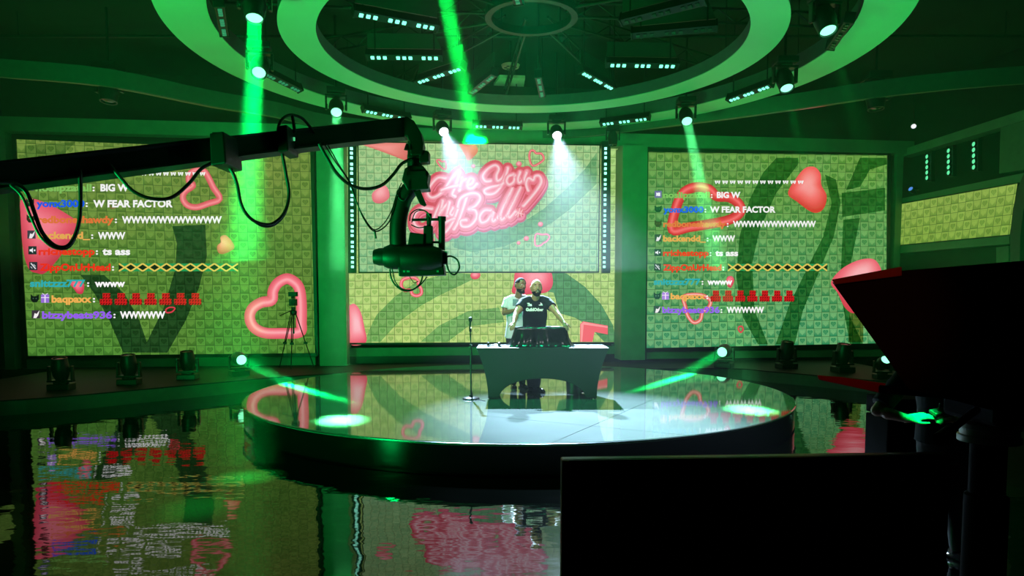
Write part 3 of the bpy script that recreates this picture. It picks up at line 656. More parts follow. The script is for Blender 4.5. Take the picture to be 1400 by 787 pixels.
B1 = [(385, 380), (358, 465), (325, 555), (298, 605)]; B2 = [(325, 455), (345, 400), (405, 368), (455, 370), (472, 402), (440, 448), (395, 472), (440, 480), (448, 528), (405, 580), (355, 585), (345, 552), (380, 545)]
a1 = [(545, 478), (502, 478), (470, 520), (482, 562), (525, 548), (565, 488), (552, 530), (562, 556), (592, 530)]
l1 = [(592, 530), (640, 445), (682, 360), (690, 330), (650, 400), (612, 500), (618, 545), (652, 518)]; l2 = [(652, 518), (700, 430), (738, 350), (745, 325), (708, 395), (664, 490), (672, 530), (712, 488)]
LET = [A1, A2, R1, R2, E1, Y1, Y2, O1, U1, U2, Q1, M0, M1, M2, YY, Y3, B1, B2, a1, l1, l2]
LET = [ZU(l) for l in LET]; DOT = ZU([(735, 495), (737, 498)])
one = lambda c: (c, c, c)
pc.ribbons(LET+[DOT], 17, 'title_lettering', one((110, 150, 128)), shift=(1.6, 5.6), smooth=4)
pc.ribbons(LET+[DOT], 18, 'title_lettering', one((206, 74, 108)), shift=(1.0, 4.0), smooth=4)
pc.ribbons(LET+[DOT], 15.5, 'title_lettering', one((238, 118, 150)), shift=(.6, 2.4), smooth=4)
pc.ribbons(LET, 15.5, 'title_lettering', one((216, 78, 98)), smooth=4)
pc.ribbons(LET, 10.5, 'title_lettering', one((238, 116, 138)), shift=(.4, 1.2), smooth=4)
pc.ribbons(LET, 6.0, 'title_lettering', ((240, 124, 146), (252, 176, 190), (255, 224, 228)), smooth=5)
pc.blob(ZU([(735+34*math.cos(a), 495+34*math.sin(a)) for a in (0, .8, 1.6, 2.4, 3.2, 4, 4.8, 5.6)]), 'title_lettering', ((214, 70, 88), (236, 100, 118), (250, 150, 165)), n=3)
pc.ribbons([ZU(l) for l in ([(705, 485), (735, 497), (765, 505)], [(742, 464), (733, 495), (728, 526)], [(712, 472), (728, 490), (712, 515)], [(760, 475), (748, 498), (752, 522)])], .9, 'title_lettering', one((255, 205, 205)), smooth=4)

# ----- strip screens on the side walls
SQ = [(1229.5, 279), (1391, 250.5), (1380.5, 320.5), (1227.5, 335)]
t = thing('strip_screen', 'narrow LED strip screen with a tile picture on the right wall', 'screen', R(1300, 328, .05), 'wall strip screens')
panel_quad(R, SQ, .12, .1, .205, tiles('strip_screen_picture', S2(150, 178, 80), S2(112, 144, 58), S2(140, 172, 70), S2(100, 136, 50), seed=5), 'screen_panel', t, RN)
bezel(R, SQ, .13, 1.2, .1, RN, t)
def Lw(px, py, off=0.0):
    d = ray(px, py); return CAM + d*((LAX+off)/d.x)
SQ = [(-150, 240), (8.5, 300), (9.5, 335), (-150, 322)]
t = thing('strip_screen', 'end of a narrow LED strip screen on the left wall at the picture edge', 'screen', Lw(0, 330), 'wall strip screens')
panel_quad(Lw, SQ, .05, .1, .205, tiles('strip_screen_picture_left', S2(104, 134, 58), S2(76, 104, 42), S2(98, 130, 54), S2(70, 100, 40), seed=6), 'screen_panel', t, Vector((-1, 0, 0)))
bezel(Lw, SQ, .06, 1.2, .1, Vector((-1, 0, 0)), t)
# ================================================================ CEILING RINGS AND LAMPS
RC = Vector((.30, 11.05, 0)); ZRING = 5.64
def ring(name, r0, r1, z, h, label):
    t = thing(name, label, 'ceiling ring', RC + Vector((0, 0, z)), 'suspended ceiling rings')
    m = MB(); m.lathe([(r0, z), (r1, z), (r1, z+.015), (r0, z+.015), (r0, z)], RC, seg=144, caps=False)
    m.build('ring_face', RING_CAST, t, True)
    m = MB(); m.lathe([(r0+.01, z+.016), (r1-.01, z+.016), (r1-.01, z+h), (r0+.01, z+h), (r0+.01, z+.016)], RC, seg=144, caps=False)
    m.build('ring_body', pm('ring_side', (.09, .09, .09), .6), t, True)
    for k in range(6):
        a = 2*PI*k/6+.3; r = (r0+r1)/2
        m = MB(); m.tube([RC+Vector((r*math.cos(a), r*math.sin(a), z+h)), RC+Vector((r*math.cos(a), r*math.sin(a), 7.0))], .008, 6)
        m.build('hanger', BLKMET, t)
    return t
ring('ceiling_ring', 3.22, 3.74, ZRING, .22, 'inner pale ring of the two concentric rings under the ceiling')
ring('ceiling_ring', 4.62, 5.28, ZRING, .26, 'outer wide ring of the two concentric rings under the ceiling')

# ---- moving heads
def lens_mat(kind):
    return {'green': em('green_lens', (.25, 1.0, .55), 2.2), 'white': em('white_lens', (.9, 1.0, 1.0), 4), 'dark': pm('dark_lens', (.02, .03, .025), .1), 'dim': em('dim_green_lens', (.04, .75, .25), 1.0)}[kind]
def moving_head(loc, target, kind, label, group, hang=True, s=1.0, beam=None, yaw=None):
    """base, yoke with two arms, tilting head with a lens"""
    loc = Vector(loc); t = thing('moving_head_light', label, 'stage light', loc, group)
    sg = -1 if hang else 1
    d = (Vector(target)-(loc+Vector((0, 0, sg*.34*s)))).normalized()
    yw = math.atan2(d.y, d.x) if yaw is None else yaw
    Rz = Matrix.Rotation(yw, 3, 'Z')
    def L(x, y, z): return loc + Rz @ Vector((x*s, y*s, z*s*sg))
    m = MB(); m.box(L(0, 0, .05), (.30*s, .34*s, .10*s), Rz); m.box(L(0, 0, .115), (.16*s, .20*s, .03*s), Rz); m.build('base', BLACK, t, bevel=.012)
    y = MB(); y.box(L(0, 0, .145), (.14*s, .40*s, .035*s), Rz)
    for k in (-1, 1): y.prism([L(-.05, k*.20, .13), L(.05, k*.20, .13), L(.04, k*.20, .40), L(-.04, k*.20, .40)], Rz @ Vector((0, -k*.035*s, 0)))
    y.build('yoke', BLKMET, t, bevel=.008)
    c = L(0, 0, .34)
    h = MB(); h.lathe([(.02*s, -.20*s), (.085*s, -.19*s), (.125*s, -.10*s), (.14*s, .02*s), (.125*s, .12*s), (.118*s, .17*s), (.118*s, .20*s), (.10*s, .20*s), (.098*s, .17*s)], c, d, 28)
    hd = h.build('head', BLACK, t, True)
    ln = MB(); ln.lathe([(.097*s, .172*s), (.09*s, .182*s), (.05*s, .192*s), (.004, .195*s)], c, d, 24); ln.build('lens', lens_mat(kind), hd, True)
    for k in (-1, 1):
        tr = MB(); tr.tube([L(0, k*.155, .34), L(0, k*.185, .34)], .05*s, 16); tr.build('tilt_hub', BLKMET, t, True)
    if hang:
        m = MB(); m.tube([loc+Vector((0, 0, -.01)), Vector((loc.x, loc.y, 7.0))], .022, 8); m.build('hanger', BLKMET, t)
    if beam:
        en, col, ang, bl = beam
        if col is WHITE or ang > 9.5: spot('beam', c + d*.23*s, c + d*5, en*(1 if col is WHITE else 8), col, ang, bl, .06, t)
        else: disk_beam('beam', c + d*.215*s, c + d*5, en*BK, col, .17*s, ang, t)
    return t
HZ = 5.68; HR_ = 4.17
def hp(deg): a = math.radians(deg); return Vector((RC.x+HR_*math.cos(a), RC.y+HR_*math.sin(a), HZ))
GH = 'moving heads between the ceiling rings'
BK = 0.062
gb = lambda e, ang=4.6, bl=.35: (e, DEEP, ang, bl)
moving_head(hp(182), G(268, 693, 0), 'green', 'bright moving head on the left ring, just below the one at the top left', GH, beam=gb(1500, 6))
moving_head(hp(215), G(335, 652, 0), 'green', 'moving head with a bright lens at the top left, throwing a wide green beam', GH, beam=gb(3800, 7.5))
moving_head(hp(149), G(467, 574, ZS), 'green', 'green moving head between the ceiling rings above the left pillar', GH, beam=(1500, TEAL, 5.0, .3))
moving_head(hp(115), G(770, 574, ZS), 'white', 'left one of the two white-beamed moving heads above the title screen', GH, beam=(33000, WHITE, 29, 1.0))
moving_head(hp(81), G(840, 572, ZS), 'white', 'right one of the two white-beamed moving heads above the title screen', GH, beam=(33000, WHITE, 29, 1.0))
moving_head(hp(42), G(1025, 560, ZS), 'green', 'green moving head on the ring above the left edge of the right chat screen', GH, beam=(1300, TEAL, 5.5, .3))
moving_head(hp(7), (4.5, 8.6, 0), 'green', 'moving head hiding a gap in the right side of the outer ceiling ring', GH, beam=gb(300, 10, .8))
moving_head(hp(-28), (4.4, 6.6, 0), 'green', 'moving head with a bright lens at the top right, inside the outer ceiling ring', GH, beam=gb(260, 10, .8))
moving_head(hp(255), (-.84, 16.3, 5.32), 'green', 'nearest moving head above the picture, source of the wide central green beam', GH, beam=(2600, (0, 1, .075), 3.0, .3))
hs = [('dark moving head hanging at the right in front of the curved soffit', (1198, 100), 'dark'), ('dark moving head hanging at the left in front of the curved soffit', (148, 88), 'dark'), ('small dark moving head hanging over the right end of the flown title screen', (838, 172), 'dark')]
for lb, (x, y), k in hs:
    p = G(x, y, 6.0 if y < 150 else 5.62); moving_head(p, p+Vector((0, -.35, -3)), k, lb, 'dark heads near the soffit', s=1.25 if y < 150 else .8)
# ---- floor heads on the riser
FH = 'moving heads standing on the back riser'
for x, y, lb, s in ((84, 532, 'dark moving head on the riser, leftmost one under the left chat screen', 1.0), (177, 525, 'dark moving head on the riser, second from the left under the left chat screen', 1.0), (257, 518, 'dark moving head on the riser, third from the left under the left chat screen', 1.0),
                    (1075, 503, 'dark moving head on the riser, just right of the lit right one', 1.1), (1152, 508, 'dark moving head on the riser under the right end of the right chat screen', 1.1)):
    p = G(x, y, ZR); moving_head(p, p+Vector((.05, -.3, 2.5)), 'dark', lb, FH, False, s)
p = G(327, 513, ZR); moving_head(p, G(405, 529, ZS), 'green', 'lit moving head on the riser left of the round stage, green beam to the right', FH, False, 1.0, (1800, GREEN, 3.2, .3), )
p = G(990, 502, ZR); moving_head(p, G(925, 517, ZS), 'green', 'lit moving head on the riser right of the round stage, green beam to the left', FH, False, 1.1, (1800, GREEN, 3.2, .3))
p = G(1206, 517, ZR); moving_head(p, p+Vector((-.1, -1.1, 1.0)), 'green', 'lit moving head on the riser nearest the slanted prompter hood', FH, False, .85)

# ---- LED bars (nine lenses in three groups)
def led_bar(c, along, label, group, lit, length=1.05, face=(0, 0, -1), nm='led_bar'):
    c = Vector(c); a = Vector(along).normalized(); f = Vector(face).normalized(); f = (f - a*f.dot(a)).normalized(); s = a.cross(f)
    t = thing(nm, label, 'light bar', c, group); M = Matrix((a, s, f)).transposed()
    m = MB(); m.box(c, (length, .12, .13), M); m.box(c-a*(length/2+.01), (.03, .14, .15), M); m.box(c+a*(length/2+.01), (.03, .14, .15), M); m.build('housing', BLACK, t, bevel=.008)
    for k in (-1, 1):
        q = c+a*k*length*.4; m = MB(); m.tube([q+Vector((0, 0, .03)), Vector((q.x, q.y, 7.0))], .012, 6); m.build('hanger', BLKMET, t)
    for k in range(9):
        u = (k//3-1)*length*.345 + (k % 3-1)*length*.083
        m = MB(); m.box(c+a*u+f*.072, (length*.048, .055, .02), M); m.build('led_lens', em('bar_led', (.16, .95, .55), 2.6, False) if lit == 2 else (em('bar_led_dim', (.03, .3, .13), .8, False) if lit else pm('dark_led', (.03, .05, .04), .15)), t, bevel=.006)
    return t
import itertools
names = ['leftmost of the light bars on the outer ring', 'light bar on the outer ring just left of the crane elbow', 'light bar on the outer ring above the middle of the title screen', 'light bar on the outer ring up and right of the title screen', 'light bar on the outer ring beside the right dimmed moving head', 'light bar near the top right moving head', 'light bar at the top left beside the big left moving head']
for (dg, lit), lb in zip(((164, 1), (130, 2), (98, 2), (62, 2), (25, 2), (-12, 0), (199, 1)), names):
    a = math.radians(dg); r = 4.45
    led_bar((RC.x+r*math.cos(a), RC.y+r*math.sin(a), 5.56), (-math.sin(a), math.cos(a), 0), lb, 'light bars along the outer ring', lit, face=(-.25*math.cos(a), -.25*math.sin(a)-.35, -1))
spk = [(181, 2, 'lit radial light bar inside the inner ring, level one at the left'), (206, 2, 'lit radial light bar inside the inner ring, upper left one sloping down'), (137, 2, 'lit radial light bar inside the inner ring, lower left one sloping up'), (113, 1, 'dim radial light bar inside the inner ring behind the wide green beam'),
       (84, 1, 'dim radial light bar inside the inner ring right of the pale ceiling panel'), (55, 2, 'lit radial light bar inside the inner ring, lower right one'), (1, 2, 'lit radial light bar inside the inner ring, level one at the right'), (-14, 0, 'unlit radial light bar inside the inner ring between the two lit right ones'),
       (262, 1, 'dim radial light bar inside the inner ring at the top edge of the picture'), (325, 0, 'unlit radial light bar inside the inner ring at the upper right')]
for dg, lit, lb in spk:
    a = math.radians(dg); r = 2.15
    if dg == 1: c, al = G(878, 86, 5.75), (1, .05, 0)
    elif dg == 181: c, al = G(553, 75, 5.75), (1, .03, 0)
    else: c, al = Vector((RC.x+r*math.cos(a), RC.y+r*math.sin(a), 5.75)), (math.cos(a), math.sin(a), 0)
    b = led_bar(c, al, lb, 'radial light bars inside the inner ring', lit, 1.2, (0, -.55, -1))
    u = Vector(al).normalized(); sd = Vector((-u.y, u.x, 0))
    m = MB(); m.prism([c-u*.6+Vector((0, 0, .10)), c+u*.6+Vector((0, 0, .10)), c+u*.5+Vector((0, 0, .34)), c-u*.6+Vector((0, 0, .34))], sd*.02)
    m.build('wing_plate', pm('wing_metal', (.03, .035, .03), .5), b)
# truss spokes and hub above the bars
t = thing('ceiling_truss', 'dark spoked metal truss with a hub hanging inside the inner ring', 'truss', (RC.x, RC.y, 6.2))
m = MB(); m.lathe([(.62, 6.1), (.72, 6.1), (.72, 6.22), (.62, 6.22), (.62, 6.1)], RC, seg=32, caps=False); m.build('hub', pm('truss_metal', (.02, .024, .02), .5, .3), t)
for k in range(12):
    a = 2*PI*k/12+.1; ca, sa = math.cos(a), math.sin(a); m = MB()
    p, q = RC+Vector((.7*ca, .7*sa, 6.16)), RC+Vector((4.6*ca, 4.6*sa, 6.16))
    for dz in (0, .22): m.tube([p+Vector((0, 0, dz)), q+Vector((0, 0, dz))], .022, 6)
    for j in range(12):
        u, v = p.lerp(q, j/12), p.lerp(q, (j+1)/12)
        m.tube([u+Vector((0, 0, .22*(j % 2))), v+Vector((0, 0, .22*((j+1) % 2)))], .011, 5)
    m.build('spoke', pm('truss_metal', (.02, .024, .02), .5, .3), t)
for k in range(4):
    a = PI/4+k*PI/2; m = MB(); m.tube([RC+Vector((.67*math.cos(a), .67*math.sin(a), 6.2)), RC+Vector((.67*math.cos(a), .67*math.sin(a), 7.0))], .01, 6); m.build('hanger', BLKMET, t)
# outer ceiling pipes (separate things)
for k, (y, lb) in enumerate(((8.2, 'near black lighting pipe crossing under the ceiling'), (13.0, 'far black lighting pipe crossing under the ceiling'))):
    m = MB(); m.tube([(-10.8, y, 6.55), (10.8, y, 6.55)], .03, 8)
    for x in (-9, -4.5, 4.5, 9): m.tube([(x, y, 6.55), (x, y, 7.0)], .01, 6)
    tag(m.build('lighting_pipe', BLKMET), lb, 'pipe', 'lighting pipes')
# pale panel and vent under the ceiling
c = [G(x, y, 6.45) for x, y in ((675, 117), (716, 118.5), (718, 107), (683, 106))]
m = MB(); m.prism(c, (0, 0, .06)); cp = thing('ceiling_panel', 'small pale square panel hanging over the stage inside the inner ring', 'panel', c[0]); m.build('panel_board', pm('cream_panel', (.78, .76, .62), .6), cp)
m = MB()
for q in (c[0], c[2]): m.tube([q+Vector((0, 0, .05)), (q.x, q.y, 7.0)], .006, 6)
m.build('hanger', BLKMET, cp)
spot('panel_light', (RC.x-.2, 12.4, 5.3), (c[0]+c[2])/2, 18, (.8, 1, .5), 50, .6, .05)
c = G(698, 91, 6.5)
m = MB(); m.lathe([(.02, -.02), (.17, -.02), (.19, .03), (.12, .05)], c, seg=24)
v = m.build('vent_rose', pm('vent_paint', (.6, .55, .35), .5), None, True); tag(v, 'round pierced vent just beyond the pale ceiling panel', 'vent')
m = MB(); m.tube([c+Vector((0, 0, .04)), (c.x, c.y, 7.0)], .02, 8); m.build('stem', BLKMET, v)
for k in range(6):
    a = k*PI/3; m = MB(); m.lathe([(.035, -.026), (.035, -.019)], c+Vector((.1*math.cos(a), .1*math.sin(a), 0)), seg=10); m.build('hole', BLACK, v)

# ---- vertical LED strips beside the flown screen
for px, lb in ((481.5, 'vertical strip of small green lights left of the flown title screen'), (829, 'vertical strip of small green lights right of the flown title screen')):
    p0, p1 = W(px, 195, .40), W(px, 371, .40)
    t = thing('led_strip', lb, 'light strip', p1, 'light strips beside the title screen')
    m = MB(); m.prism([W(px-6, 193, .34), W(px+6, 193, .34), W(px+5.5, 373, .34), W(px-5.5, 373, .34)], WN*.1); m.build('backplate', BLACK, t)
    for g in range(8):
        for k in range(3):
            y = 203+g*21.3+k*6.2; c = W(px+(.6 if px < 600 else -.8)*g/3-1, y, .36); m = MB(); m.box(c, (.055, .04, .055)); m.build('led_lens', em('strip_led', (.32, 1, .75), 2.2 if k == 1 else 2.2, False), t)
# three columns of five round lights on the right wall
for px, y0, y1, lb in ((1269, 214, 243, 'leftmost column of five round green lights on the right wall'), (1298.5, 206, 236, 'middle column of five round green lights on the right wall'), (1333, 197, 228.5, 'rightmost column of five round green lights on the right wall')):
    t = thing('led_column', lb, 'light column', R(px, y1, .05), 'columns of lights on the right wall')
    m = MB(); m.prism([R(px-4.5, y0-6, .03), R(px+4.5, y0-8, .03), R(px+4.2, y1+5, .03), R(px-4.5, y1+6, .03)], RN*.1); m.build('backplate', BLACK, t)
    for k in range(5):
        c = R(px, y0+(y1-y0)*k/4, .04); m = MB(); m.lathe([(.055, 0), (.05, .03), (.02, .045)], c, -RN, 16); m.build('led_lens', em('column_led', (.12, .8, .35), 1.2, False), t, True)
        m = MB(); m.lathe([(.055, 0), (.068, 0), (.068, .05), (.055, .05)], c, -RN, 16, False); m.build('led_rim', BLKMET, t, True)
# small lamps at the top right corner
def small_lamp(c, d, mat, label):
    c = Vector(c); t = thing('small_spot_lamp', label, 'lamp', c)
    m = MB(); m.lathe([(.03, -.16), (.055, -.12), (.07, .0), (.075, .03), (.06, .03)], c, d, 20); m.build('lamp_can', BLACK, t, True)
    m = MB(); m.lathe([(.062, .02), (.045, .045), (.004, .052)], c, d, 20); m.build('lamp_lens', mat, t, True)
    return t
c = G(1249, 172, 5.85); s = small_lamp(c, (-.35, -.8, -.5), em('white_small_lens', (.9, .9, .95), 1.2), 'small white spot lamp under the ceiling at the top right corner')
m = MB(); m.tube([c, (c.x, c.y+.05, 7.0)], .012, 6); m.build('stem', BLKMET, s)
c = R(1246, 259, .16); s = small_lamp(c, (-.8, -.3, .5), em('blue_small_lens', (.1, .3, .9), .9), 'small blue-lensed lamp low on the dark recess of the right wall'); m = MB(); m.tube([c, c+RN*.2], .015, 6); m.build('stem', BLKMET, s)
# ================================================================ TABLE AND ITS THINGS
TF = G(738, 546, ZS).y; TX0, TX1 = P(651.5, 476, TF).x, P(832.5, 476, TF).x; TH = .745; TD = .72
def table():
    t = thing('folding_table', 'folding table under the dark stretch cover on the stage', 'table', ((TX0+TX1)/2, TF+TD/2, ZS))
    m = MB(); m.box(((TX0+TX1)/2, TF+TD/2, ZS+TH-.025), (TX1-TX0-.02, TD-.02, .03)); m.build('tabletop', pm('table_board', (.3, .3, .3), .5), t, bevel=.006)
    for sx in (0, 1):
        for sy in (0, 1):
            x = TX0+.19 if sx == 0 else TX1-.19; y = TF+.07+sy*(TD-.14); m = MB(); m.tube([(x, y, ZS+.002), (x, y, ZS+TH-.04)], .014, 10); m.build('leg', BLKMET, t, True)
    # stretch cover, cut in arches between the four feet
    def face(y0, sy, m, nu=72, nv=22):
        vs = []; fs = []
        for i in range(nu+1):
            u = i/nu; a = abs(2*u-1)
            zb = .012 if a > .80 else .30*math.sqrt(max(0, 1-(a/.80)**2.1))**1.0
            for j in range(nv+1):
                z = TH-(TH-zb)*j/nv; d = (TH-z)/TH; ins = .165*(1-(1-d)**1.9); yi = sy*.05*(1-(1-d)**2)
                x = (TX0+ins)+(TX1-TX0-2*ins)*u
                vs.append((x, y0+yi, ZS+z))
        for i in range(nu):
            for j in range(nv): fs.append((i*(nv+1)+j, (i+1)*(nv+1)+j, (i+1)*(nv+1)+j+1, i*(nv+1)+j+1))
        m.add(vs, fs)
    def side(x0, sx, m, nu=30, nv=22):
        vs = []; fs = []
        for i in range(nu+1):
            u = i/nu; a = abs(2*u-1); zb = .012 if a > .72 else .34*math.sqrt(max(0, 1-(a/.72)**2))
            for j in range(nv+1):
                z = TH-(TH-zb)*j/nv; d = (TH-z)/TH; ins = .165*(1-(1-d)**1.9); yi = .05*(1-(1-d)**2)
                vs.append((x0+sx*ins, (TF+yi)+(TD-2*yi)*u, ZS+z))
        for i in range(nu):
            for j in range(nv): fs.append((i*(nv+1)+j, (i+1)*(nv+1)+j, (i+1)*(nv+1)+j+1, i*(nv+1)+j+1))
        m.add(vs, fs)
    c = thing('stretch_table_cover', 'dark stretch cover with an arched cut-out on the table at the stage centre', 'table cover', ((TX0+TX1)/2, TF+TD/2, ZS))
    m = MB(); face(TF, 1, m); face(TF+TD, -1, m); side(TX0, 1, m); side(TX1, -1, m)
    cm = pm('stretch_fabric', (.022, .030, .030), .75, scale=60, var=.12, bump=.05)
    o = m.build('skirt', cm, c, True); s = o.modifiers.new('s', 'SOLIDIFY'); s.thickness = .004
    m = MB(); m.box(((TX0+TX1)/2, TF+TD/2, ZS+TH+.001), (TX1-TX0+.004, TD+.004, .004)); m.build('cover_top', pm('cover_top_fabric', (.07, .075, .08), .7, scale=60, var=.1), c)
table()
TZ = ZS+TH+.004
# black cloth draped over a box
def draped():
    y0, y1 = TF+.20, TF+.52
    a, b = P(703.5, 447, y0), P(776, 447, y0); zt = a.z; c0, c1 = P(690, 474, y0-.12), P(786, 474, y0-.12)
    nx, ny = 56, 30; vs = []; fs = []; rnd = random.Random(3)
    cx, cy = (a.x+b.x)/2, (y0+y1)/2; hx, hy = (b.x-a.x)/2, (y1-y0)/2
    H = zt-TZ; nr = 12; seg = 120
    def sq(th, e=7):
        c, s = math.cos(th), math.sin(th); k = (abs(c)**e+abs(s)**e)**(-1/e); return c*k, s*k
    ringz = []
    for r in range(4):                          # top, from the centre out
        for k in range(seg):
            x, y = sq(2*PI*k/seg); f = (r+.3)/3.3; vs.append((cx+x*hx*f, cy+y*hy*f, zt+.004*math.sin(k*.6+r)-(.012 if r == 3 else 0)))
    for r in range(1, nr+1):                    # sides with folds widening to the hem
        f = r/nr
        for k in range(seg):
            th = 2*PI*k/seg; x, y = sq(th)
            fold = .022*f*(math.sin(k*.55)+.6*math.sin(k*1.27+1.3)+.5*math.sin(k*.21))
            ex = hx+.045*f+.07*f**5+fold; ey = hy+.03*f+.06*f**5+fold
            z = zt-.012-(H-.016)*min(1, f*1.04)+(.006*math.sin(k*.9) if r == nr else 0)
            vs.append((cx+x*ex, cy+y*ey, max(TZ+.004, z)))
    n = 4+nr
    for r in range(n-1):
        for k in range(seg): fs.append((r*seg+k, r*seg+(k+1) % seg, (r+1)*seg+(k+1) % seg, (r+1)*seg+k))
    fs.append(list(range(seg-1, -1, -1)))
    m = MB(); m.add(vs, fs); o = m.build('draped_cloth', pm('shiny_black_cloth', (.006, .008, .007), .22, var=.3, scale=14, bump=.35), None, True, sharp=False)
    tag(o, 'shiny black cloth draped over a box in the middle of the table', 'cloth')
    return cx, cy, hx, hy, zt
DCX, DCY, DHX, DHY, DZ = draped()
p = P(675, 474, TF+.25)
def bud(x, y, r):
    return [Vector((x, y, TZ+.012))+Vector((r*math.cos(a), r*math.sin(a)*.7, 0)) for a in [k*PI/5 for k in range(11)]]
t = thing('headset', 'small black headset lying on the left end of the table', 'headset', (p.x, p.y, TZ))
m = MB(); m.tube(spline([(p.x-.08, p.y, TZ+.02), (p.x-.04, p.y+.06, TZ+.015), (p.x+.03, p.y+.06, TZ+.03), (p.x+.08, p.y, TZ+.02)], 5), .008, 8); m.build('headband', RUBBER, t, True)
for k in (-1, 1): m = MB(); m.lathe([(.02, -.012), (.034, -.008), (.034, .012), (.02, .016)], (p.x+k*.08, p.y-.01, TZ+.035), (k, -.3, .1), 16); m.build('ear_cup', RUBBER, t, True)
m = MB(); m.tube(spline([(p.x+.08, p.y-.02, TZ+.02), (p.x+.13, p.y-.05, TZ+.008), (p.x+.02, p.y-.1, TZ+.008), (p.x-.1, p.y-.06, TZ+.008)], 6), .004, 6); m.build('cable', RUBBER, t, True)
# waste bin behind the table
b = G(785, 537, ZS); b.y = max(b.y, TF+.35)
t = thing('waste_bin', 'black waste bin under the right half of the table', 'bin', b)
m = MB(); m.lathe([(.118, ZS+.002), (.135, ZS+.30), (.140, ZS+.30), (.140, ZS+.315), (.128, ZS+.315), (.112, ZS+.02), (.01, ZS+.018)], (b.x, b.y, 0), seg=32); m.build('bin_body', pm('bin_plastic', (.012, .012, .012), .4), t, True)
m = MB(); m.lathe([(.137, ZS+.30), (.143, ZS+.303), (.143, ZS+.318), (.135, ZS+.32)], (b.x, b.y, 0), seg=32, caps=False); m.build('bin_rim', RUBBER, t, True)
# microphone stand
b = G(644, 545, ZS)
t = thing('microphone_stand', 'black microphone stand on the stage left of the table', 'microphone stand', b)
m = MB(); m.lathe([(.125, ZS+.001), (.125, ZS+.014), (.11, ZS+.024), (.03, ZS+.032), (.022, ZS+.06), (.016, ZS+.065)], (b.x, b.y, 0), seg=32); m.build('base', BLKMET, t, True)
zt = P(642.5, 452, b.y).z
m = MB(); m.tube([(b.x, b.y, ZS+.03), (b.x, b.y, zt-.22)], .0125, 12); m.build('lower_tube', BLKMET, t, True)
m = MB(); m.tube([(b.x, b.y, zt-.24), (b.x, b.y, zt)], .0085, 12); m.build('upper_tube', BLKMET, t, True)
m = MB(); m.tube([(b.x, b.y, zt-.27), (b.x, b.y, zt-.20)], .018, 12); m.build('clutch', RUBBER, t, True)
m = MB(); m.tube([(b.x, b.y, zt-.01), (b.x-.005, b.y-.02, zt+.045)], .016, 10); m.build('clip', RUBBER, t, True)
d = Vector((.05, .12, 1)).normalized(); c = Vector((b.x-.012, b.y-.03, zt+.02))
mt = thing('microphone', 'black handheld microphone clipped on the stand left of the table', 'microphone', c)
m = MB(); m.lathe([(.009, -.03), (.012, 0), (.0145, .10), (.018, .115)], c, d, 16); m.build('handle', BLKMET, mt, True)
m = MB(); m.lathe([(.018, .115), (.025, .125), (.027, .15), (.022, .172), (.008, .182)], c, d, 16); m.build('grille', pm('mic_grille', (.03, .03, .03), .5, .6, scale=200, bump=.4), mt, True)
m = MB(); m.tube(spline([c-d*.03, c-d*.12+Vector((.01, .02, 0)), (b.x+.02, b.y+.015, zt-.4), (b.x-.015, b.y+.02, ZS+.5), (b.x+.02, b.y+.03, ZS+.04), (b.x+.12, b.y-.12, ZS+.007), (b.x+.22, b.y-.24, ZS+.007)], 6), .0045, 6); m.build('cable', RUBBER, mt, True)

# ================================================================ PEOPLE
def remesh(name, mb, voxel, mat, parent, smooth_it=4, label=None):
    me = bpy.data.meshes.new(name); me.from_pydata([tuple(v) for v in mb.v], [], mb.f); me.update()
    bm = bmesh.new(); bm.from_mesh(me); bmesh.ops.recalc_face_normals(bm, faces=bm.faces); bm.to_mesh(me); bm.free()
    ob = bpy.data.objects.new('tmp', me); COL.objects.link(ob)
    r = ob.modifiers.new('r', 'REMESH'); r.mode = 'VOXEL'; r.voxel_size = voxel
    s = ob.modifiers.new('s', 'SMOOTH'); s.factor = .5; s.iterations = smooth_it
    dg = bpy.context.evaluated_depsgraph_get(); out = bpy.data.meshes.new_from_object(ob.evaluated_get(dg)); bpy.data.objects.remove(ob)
    out.name = name; o = link_me(name, out, mat, parent, True)
    if label: o['label'] = label
    return o
def rings(m, secs, right, fwd, seg=28):        # (centre, half width, half depth) sections of a trunk
    vs = []; fs = []
    for c, rx, ry in secs:
        for k in range(seg):
            th = 2*PI*k/seg; cx, sx = math.cos(th), math.sin(th)
            e = 2.5; kx = (abs(cx)**e+abs(sx)**e)**(-1/e)
            vs.append(Vector(c)+right*rx*cx*kx+fwd*ry*sx*kx)
    n = len(secs)
    for i in range(n-1):
        for k in range(seg): fs.append((i*seg+k, i*seg+(k+1) % seg, (i+1)*seg+(k+1) % seg, (i+1)*seg+k))
    fs += [list(range(seg-1, -1, -1)), [(n-1)*seg+k for k in range(seg)]]
    m.add(vs, fs)
def limb(m, pts, rad, seg=14):
    m.tube(pts, rad, seg)
    for p, r in zip(pts, rad): m.ball(p, r*.99, 14)
